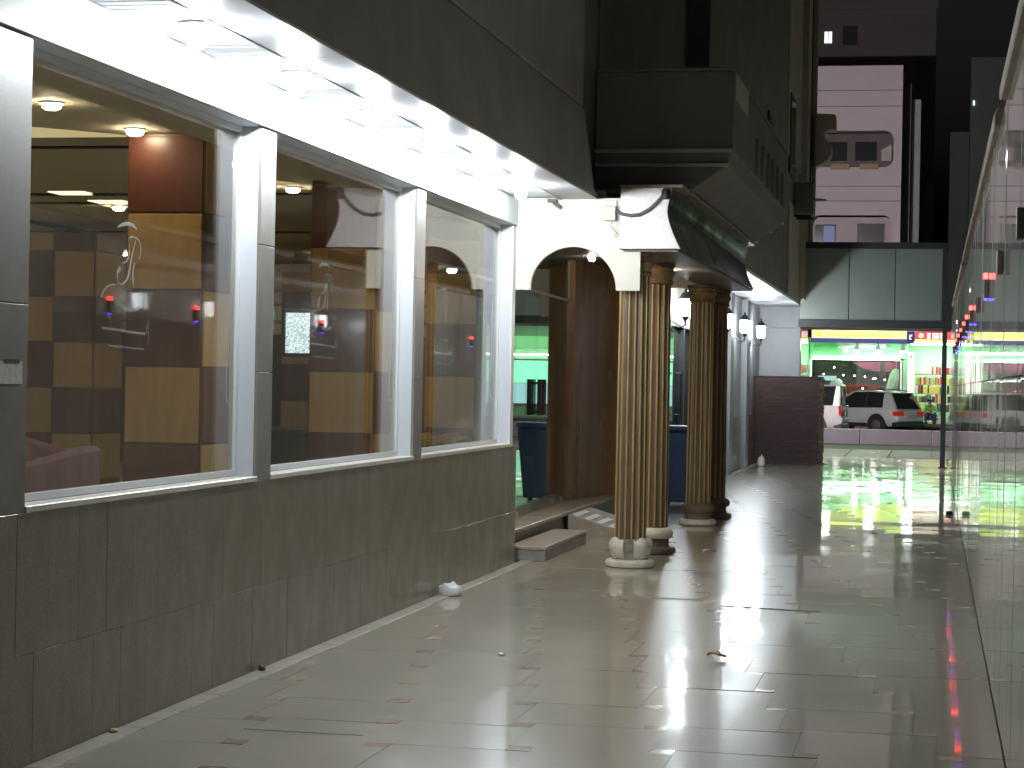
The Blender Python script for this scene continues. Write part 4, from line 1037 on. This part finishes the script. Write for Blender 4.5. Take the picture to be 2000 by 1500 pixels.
obj('sign_script', lt, 'sign_ink', sg)
obj('sign_glyph', MB().box(-1.05, -1.0, 89.012, 89.019, 3.68, 3.88).box(-1.0, -.94, 89.012, 89.019, 3.68, 3.71).box(-.97, -.93, 89.012, 89.019, 3.8, 3.9), 'sign_white', sg)
for k, x in enumerate((-4.45, -2.6, -1.0)):
    t = thing('sign_lamp', ['left', 'middle', 'right'][k] + ' bright lamp above the yellow shop sign', 'lamp', (x, 88.8, 4.1), 'lamps above the yellow shop sign')
    obj('lamp_bar', B(x - .2, x + .2, 88.72, 88.80, 4.10, 4.19), 'shop_lamp', t)
    obj('lamp_arm', MB().tube([(x, 88.8, 4.17), (x, 88.95, 4.2), (x, 89.1, 4.05)], .015, 6), 'iron', t)
s2 = thing('red_sign', 'red lit shop sign with pale pictures at the right', 'sign', (-.2, 89, 3.6))
obj('sign_box', B(-.82, 2.2, 89.06, 89.38, 3.55, 4.06), 'frame_dark', s2)
obj('sign_face', B(-.80, 2.2, 89.03, 89.058, 3.68, 4.02), 'sign_red', s2)
obj('sign_edge', B(-.80, 2.2, 89.03, 89.058, 3.57, 3.675), 'sign_yellow', s2)
pic = MB(); pic.lathe([(.11, 0), (.11, .01)], (0, 0, 0), 18)
o = obj('teal_disc', pic, 'sign_teal', s2, local=True); o.location = (-.55 + .2, .02, .25); o.rotation_euler = (PI / 2, 0, 0)
for x, w in ((-.30, .14), (-.08, .28), (.24, .30), (.7, .3), (1.2, .3)):
    obj('picture_patch', B(x, x + w, 89.018, 89.028, 3.72, 3.72 + .24), 'sign_white', s2)
obj('picture_dots', MB().box(-.02, .02, 89.012, 89.017, 3.86, 3.90).box(.1, .14, 89.012, 89.017, 3.88, 3.92).box(.0, .12, 89.012, 89.017, 3.78, 3.80).box(.32, .36, 89.012, 89.017, 3.86, 3.90).box(.3, .44, 89.012, 89.017, 3.78, 3.80), 'black', s2)
nx = thing('next_shop', 'shop row going on beyond the red sign', 'shop', (9, 90, 0))
obj('shop_front', B(3.6, 26, 90.6, 90.9, 0, 4.1), 'shop_wall', nx)
for k in range(5):
    x = 3.9 + k * 4.4
    f = obj('shop_window', B(x, x + 3.9, 90.5, 90.598, .5, 2.6), 'steel', nx)
    obj('lit_display', B(x + .08, x + 3.82, 90.48, 90.499, .6, 1.5), 'sign_teal', f)
    obj('lit_pane', B(x + .08, x + 3.82, 90.48, 90.499, 1.52, 2.52), 'shop_dim', f)
    obj('tube', B(x, x + 3.9, 90.3, 90.36, 2.75, 2.82), 'shop_white', nx)
    obj('sign_face', B(x - .1, x + 4.0, 90.2, 90.25, 3.1, 3.6), ('sign_dimgreen', 'sign_paleyellow')[k % 2], nx)
# right hand bay, open and very bright
obj('ceiling_light', B(-1.0, 2.6, 90.6, 92.6, 3.52, 3.6), 'shop_white', SH)
obj('bay_back', B(-1.1, 3.4, 93.3, 93.5, .1, 3.6), 'shop_wall', SH)
pst = obj('lit_post', B(-1.08, -.84, 89.5, 89.7, .1, 3.12), 'post_lit', SH)  # the post's brightness is put in as emission
obj('post_mark', B(-1.02, -.90, 89.49, 89.498, 2.9, 3.0), 'sign_ink', pst)
rk = thing('goods_rack', 'tall rack crammed with red, yellow and white goods in the shop', 'shelves', (.2, 91, .1))
for z in (.55, .95, 1.35, 1.75, 2.2): obj('shelf', B(-.78, 2.6, 91.3, 91.8, z, z + .03), 'red' if z > 1.3 else 'white_paint', rk)
for s in (-.8, .3, 1.4, 2.6): obj('upright', B(s - .02, s + .02, 91.3, 91.8, .1, 2.7), 'steel', rk)
goods = {k: MB() for k in ('red', 'yellow', 'black', 'white_pack', 'green_pack')}
for z, ms in ((.14, ('yellow', 'green_pack', 'white_pack')), (.59, ('black', 'yellow', 'green_pack')), (.99, ('black', 'yellow', 'red', 'black')), (1.39, ('red', 'white_pack', 'yellow', 'black')), (1.79, ('red', 'red', 'yellow', 'green_pack')), (2.24, ('white_pack', 'white_pack', 'red', 'red'))):
    x = -.76
    while x < 2.5:
        w = rnd.uniform(.05, .13); hh = rnd.uniform(.26, .37)
        goods[rnd.choice(ms)].box(x, x + w, 91.26 - rnd.uniform(0, .06), 91.6, z, z + hh); x += w + rnd.uniform(.004, .02)
for k, g in goods.items(): stuff(obj({'red': 'red_goods', 'yellow': 'yellow_goods', 'black': 'black_goods', 'white_pack': 'white_goods', 'green_pack': 'green_goods'}[k], g, k, rk))
tag(obj('white_crate', MB().box(-.06, .55, 89.3, 89.7, .102, .32).box(-.08, .57, 89.28, 89.72, .32, .37), 'white_pack', None, bevel=.01), 'white crate on the shop floor beside the crouching person', 'crate')
# hanging cloths in the window
for (nm, lab, x0, w, z0, z1, yb) in (('hanging_garment', 'pale garment hanging slanted at the right of the shop window', -1.85, .55, 1.3, 2.45, 90.9), ('covered_stack', 'pale rounded covered heap behind the white van', -4.1, .9, .45, 1.95, 90.0)):
    t = thing(nm, lab, 'garment' if 'garment' in nm else 'heap', (x0, yb, z0))
    b = MB(); n = 12; rows_ = [(0, 1.0), (.25, .98), (.55, .9), (.8, .72), (.95, .5), (1, .2)]
    for (fz, ww) in rows_:
        for i in range(n):
            a = 2 * PI * i / n; rr = w / 2 * ww * (1 + .08 * math.sin(3 * a + fz * 5))
            b.v.append((x0 + rr * math.cos(a) + (.25 * fz if 'garment' in nm else 0), yb + rr * .4 * math.sin(a), z0 + (z1 - z0) * fz))
    for k in range(len(rows_) - 1):
        for i in range(n):
            j = (i + 1) % n; b.f.append((n * k + i, n * k + j, n * k + n + j, n * k + n + i))
    b.f += [tuple(range(n))[::-1], tuple(range(n * (len(rows_) - 1), n * len(rows_)))]
    obj('cloth', b, 'cloth_pale', t, smooth=True)
    if 'garment' in nm: obj('rod', MB().cyl((x0 + .25, yb, z1), (x0 + .25, yb, 3.6), .012), 'steel', t)
    else: obj('base_board', B(x0 - .5, x0 + .5, yb - .25, yb + .25, .102, z0), 'brown_trim', t)
for k, (x, z) in enumerate(((-4.75, 2.15), (-4.3, 2.45), (-3.9, 2.12), (-3.4, 2.1), (-2.95, 2.06), (-2.6, 1.98), (-2.5, 2.0), (-2.1, 1.95), (-3.05, 1.55), (-1.75, 2.0))):
    o = obj('bulb', MB().lathe([(.004, -.03), (.028, -.015), (.03, .01), (.012, .035)], (x, 91.2 + .1 * (k % 3), z), 10), 'bulb', SH, smooth=True)
# person
def person(loc, rz):
    t = thing('person', 'crouching person in a lime green shirt and jeans by the shop goods', 'person', loc); t.rotation_euler.z = rz
    # crouched: facing -y (towards the street)
    J = {'pel': (0, 0, .30), 'bel': (0, -.03, .46), 'che': (0, -.10, .66), 'nek': (0, -.15, .80), 'hed': (0, -.17, .90), 'top': (0, -.17, 1.02)}
    for s, n in ((-1, 'l'), (1, 'r')):
        J['hip' + n] = (s * .10, -.02, .29); J['kne' + n] = (s * .20, -.40, .42); J['ank' + n] = (s * .17, -.16, .08); J['toe' + n] = (s * .19, -.34, .04)
        J['sho' + n] = (s * .19, -.12, .74); J['elb' + n] = (s * .26, -.30, .52); J['wri' + n] = (s * .12, -.48, .50); J['han' + n] = (s * .07, -.54, .50)
    ed = [('pel', 'bel'), ('bel', 'che'), ('che', 'nek'), ('nek', 'hed'), ('hed', 'top')]
    for n in 'lr': ed += [('pel', 'hip' + n), ('hip' + n, 'kne' + n), ('kne' + n, 'ank' + n), ('ank' + n, 'toe' + n), ('che', 'sho' + n), ('sho' + n, 'elb' + n), ('elb' + n, 'wri' + n), ('wri' + n, 'han' + n)]
    rad = {'pel': .13, 'bel': .13, 'che': .14, 'nek': .06, 'hed': .09, 'top': .075, 'hip': .10, 'kne': .065, 'ank': .045, 'toe': .04, 'sho': .075, 'elb': .05, 'wri': .035, 'han': .04}
    def skinned(name, keys, m, grow=0):
        ks = [k for k in J if k in keys]; idx = {k: i for i, k in enumerate(ks)}
        me = bpy.data.meshes.new(name); me.from_pydata([J[k] for k in ks], [(idx[a], idx[b]) for a, b in ed if a in idx and b in idx], [])
        o = bpy.data.objects.new(name, me); COL.objects.link(o); o.parent = t
        me.materials.append(K[m])
        sk = o.modifiers.new('skin', 'SKIN'); sk.use_smooth_shade = True
        for k in ks:
            r = rad.get(k, rad.get(k[:3])) + grow; v = me.skin_vertices[0].data[idx[k]]; v.radius = (r, r); v.use_root = (k == ks[0])
        o.modifiers.new('sub', 'SUBSURF').levels = 1
        return o
    skinned('figure', set(J), 'skin')
    skinned('shirt', {'bel', 'che', 'shol', 'shor', 'elbl', 'elbr'}, 'shirt', .022)
    skinned('trousers', {'pel', 'hipl', 'hipr', 'knel', 'kner', 'ankl', 'ankr'}, 'jeans', .018)
    obj('hair', MB().lathe([(.06, -.02), (.105, .0), (.11, .05), (.08, .10), (.02, .12)], (0, -.15, .95), 14), 'hair', t, local=True, smooth=True)
    for s in (-1, 1):
        obj('shoe', B(s * .18 - .05, s * .18 + .05, -.42, -.12, .0, .09), 'black', t, local=True, bevel=.03)
        for k in range(5):
            obj('finger', MB().tube([(s * .07 + (k - 2) * .016, -.56, .50), (s * .07 + (k - 2) * .016, -.60, .495 - .004 * k), (s * .07 + (k - 2) * .016, -.62 + .006 * abs(k - 2), .47)], .008, 5), 'skin', t, local=True)
    hx = J['hed']
    obj('face', MB().lathe([(.01, -.02), (.012, 0), (.003, .03)], (0, hx[1] - .098, .925), 8), 'skin', t, local=True)
    return t
person((-.18, 89.25, .10), .25)

# pale pink block above the shop
PK = thing('pink_block', 'pale pink apartment block with recessed balconies above the shop', 'building', (-4, 92, 4))
Z0, Z1 = 4.25, 15.7
XL, XR = -12.0, -1.55
def balc(zc0, zc1, x0, x1):   # rounded recess outline
    r = .45
    pts = []
    for (cx, cz, a0) in ((x1 - r, zc1 - r, 0), (x0 + r, zc1 - r, 90), (x0 + r, zc0 + r, 180), (x1 - r, zc0 + r, 270)):
        for i in range(7):
            a = math.radians(a0 + 15 * i); pts.append((cx + r * math.cos(a), cz + r * math.sin(a)))
    return pts
# facade as horizontal bands with the recesses left open
b = MB()
recs = [(11.25, 12.85), (7.6, 9.15)]
zz = Z0
for (a, c) in sorted(recs):
    b.box(XL, XR, 91.0, 91.3, zz, a); b.box(XL, -5.45, 91.0, 91.3, a, c); b.box(-1.9, XR, 91.0, 91.3, a, c); zz = c
b.box(XL, XR, 91.0, 91.3, zz, Z1)
fac = obj('facade', b, 'pinkwall', PK)
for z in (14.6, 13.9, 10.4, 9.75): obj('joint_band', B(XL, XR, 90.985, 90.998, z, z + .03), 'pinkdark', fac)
obj('flank_wall', B(XR - .3, XR, 91.305, 96, Z0, Z1), 'upper_dark', PK)
obj('flank_strip', B(-1.15, -.78, 94, 95, 3, 14.6), 'bldg_grey', PK)
obj('flank_gap', B(-1.54, -1.2, 93.0, 93.2, 3, 15.2), 'frame_dark', PK)
for i, (a, c) in enumerate(recs):
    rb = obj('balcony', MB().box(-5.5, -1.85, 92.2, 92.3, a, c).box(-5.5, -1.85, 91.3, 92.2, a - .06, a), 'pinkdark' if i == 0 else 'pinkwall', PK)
    # rounded corner fillets
    for (cx, cz, sx, sz) in ((-5.45, c, 1, -1), (-1.9, c, -1, -1), (-5.45, a, 1, 1), (-1.9, a, -1, 1)):
        pts = [(cx, cz)] + [(cx + sx * .4 * (1 - math.sin(t)), cz + sz * .4 * (1 - math.cos(t))) for t in [PI / 2 * q / 6 for q in range(7)]]
        flat_poly('corner_fillet', pts, 91.001, 91.3, 'pinkwall', rb)
    if i == 0:
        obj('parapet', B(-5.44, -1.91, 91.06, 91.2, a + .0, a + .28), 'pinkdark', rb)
        for x in (-4.6, -3.35): obj('planter', B(x, x + .82, 90.9, 91.05, 11.15, 11.40), 'brown_trim', rb, bevel=.02)
        for x in (-4.9, -3.6): obj('window', B(x, x + .95, 92.17, 92.198, 11.3, 12.5), 'win_dark', rb)
        obj('wash_panel', MB().prism([(-2.45, 11.45), (-2.0, 11.45), (-2.0, 12.35), (-2.45, 12.1)], 'y', 91.9, 91.95), 'upper', rb)
    else:
        obj('window', B(-5.3, -4.38, 92.16, 92.198, 7.7, 8.82), 'win_dark', rb)
        obj('window_light', B(-4.92, -4.44, 92.14, 92.158, 7.7, 8.76), 'win_blue', rb)
        obj('window', B(-3.45, -2.25, 92.16, 92.198, 7.7, 8.87), 'win_dark', rb)
DB = thing('dark_block', 'dark concrete block rising behind the pink building', 'building', (-4, 100, 0))
db = obj('facade', B(-14, -.18, 100, 112, 0, 34), 'bldg_dark', DB)
obj('cornice', B(-14, -.1, 99.9, 99.998, 19.8, 20.2), 'bldg_dark', db)
obj('lit_window', MB().box(-5.47, -5.32, 99.97, 99.998, 18.2, 18.75).box(-5.28, -5.12, 99.97, 99.998, 18.2, 18.75), 'win_lit', DB)
obj('window', B(-4.6, -3.9, 99.97, 99.998, 18.1, 19.0), 'win_dark', DB)
# street lamps added out of view light the street, pink block and left facade
for (x, y, l, mm) in ((-7.2, 54.5, 'unseen globe street lamp left of the brick block', 'street'), (15.0, 63.0, 'unseen yellowish globe street lamp beyond the stone wall', 'street_warm')):
    sl = thing('unseen_street_lamp', l, 'street lamp', (x, y, 0))
    obj('mast', MB().tube([(x, y, -.03), (x, y, 3), (x, y, 8.0)], [.09, .07, .05], 10), 'frame_dark', sl)
    obj('lamp_collar', MB().lathe([(.06, 0), (.12, .04), (.12, .08)], (x, y, 7.98), 14), 'frame_dark', sl)
    obj('lamp_globe', MB().lathe([(.20 * math.cos(a), .20 * math.sin(a)) for a in [math.radians(-70 + 14 * q) for q in range(11)]], (x, y, 8.24), 16), mm, sl, smooth=True)

# ------------------------------------------------------------------ litter and small marks on the floor
def crumple(name, label, cat, x, y, s, h, m, seed, z0=.002):
    r_ = random.Random(seed); b = bmesh.new(); bmesh.ops.create_icosphere(b, subdivisions=3, radius=1)
    for v in b.verts:
        d = 1 + .16 * math.sin(5 * v.co.x + seed) * math.sin(6 * v.co.y + 2) + r_.uniform(-.07, .07)
        v.co = Vector((v.co.x * s * d, v.co.y * s * .7 * d, max(0, (v.co.z + .45) * h * d)))
    me = bpy.data.meshes.new(name); b.to_mesh(me); b.free(); me.materials.append(K[m]); me.shade_smooth()
    o = bpy.data.objects.new(name, me); COL.objects.link(o); o.location = (x, y, z0); o.rotation_euler.z = seed
    return tag(o, label, cat)
crumple('plastic_bag', 'white crumpled plastic bag at the foot of the granite wall', 'litter', -3.47, 14.75, .085, .065, 'litter_w', 3)
crumple('dark_scrap', 'small black crumpled scrap against the granite wall', 'litter', -3.535, 10.6, .03, .02, 'litter_d', 5, .006)
crumple('ochre_scrap', 'small ochre scrap against the granite wall, nearest the camera', 'litter', -3.54, 8.56, .026, .012, 'leaf', 8, .006)
crumple('paper_bit', 'tiny white paper curl on the open floor', 'litter', -2.43, 11.65, .022, .012, 'litter_w', 9)
crumple('far_litter', 'dark bundle of litter at the foot of the stone wall', 'litter', .23, 26.7, .07, .03, 'litter_d', 11)
crumple('ball_of_paper', 'pale scrap beside the brick block', 'litter', -3.3, 40.6, .10, .14, 'litter_w', 14)
for k, (x, y, s) in enumerate(((-.645, 31.8, .10), (-.568, 28.9, .07), (-.60, 22.8, .05), (-.42, 30.2, .05))):
    crumple('leaf_scrap', 'dark scrap on the wet looking floor, %s of four' % ['farthest', 'second nearest', 'nearest', 'second farthest'][k], 'litter', x, y, s * .6, .007, 'leaf', 20 + k)
def leaf(name, label, x, y, rz, L, w, m):
    b = MB(); n = 8
    for i in range(n + 1):
        t = i / n; ww = w * math.sin(PI * t) ** .7 * (1 if i not in (0, n) else .05); z = .006 + .02 * math.sin(PI * t) + .006 * math.sin(7 * t)
        b.v += [(L * (t - .5), ww, z + .012), (L * (t - .5), 0, z), (L * (t - .5), -ww, z + .010 + .01 * t)]
    for i in range(n):
        a = 3 * i; b.f += [(a, a + 3, a + 4, a + 1), (a + 1, a + 4, a + 5, a + 2)]
    o = obj(name, b, m, None, smooth=True); o.location = (x, y, 0); o.rotation_euler.z = rz
    sd = o.modifiers.new('thick', 'SOLIDIFY'); sd.thickness = .002
    return tag(o, label, 'leaf')
leaf('dry_leaf', 'curled dry yellow leaf lying alone on the shiny floor', -1.21, 11.95, -.35, .13, .04, 'leaf')
leaf('pale_leaf', 'pale leaf beside the rear columns', -2.05, 19.4, .9, .18, .035, 'paper')
cv = thing('access_cover', 'rectangular floor access cover right of the steps', 'cover', (-2.0, 15.35, 0))
obj('cover_plate', B(-2.40, -1.66, 15.14, 15.60, .0005, .008), 'tile', cv, bevel=.002)
obj('cover_joint', MB().box(-2.42, -1.64, 15.122, 15.137, .0005, .004).box(-2.42, -1.64, 15.603, 15.618, .0005, .004).box(-2.42, -2.403, 15.137, 15.603, .0005, .004).box(-1.657, -1.64, 15.137, 15.603, .0005, .004), K['grout'], cv)
K['joint'] = mat('dirty joint', (.13, .115, .09), .8)
obj('floor_joint', MB().box(-3.03, -2.47, 8.839, 8.844, .0005, .002), 'joint', fl)
obj('floor_joint', MB().prism([(-1.47, 14.80), (-.76, 14.66), (-.76, 14.675), (-1.47, 14.83)], 'z', .0005, .004), 'joint', fl)
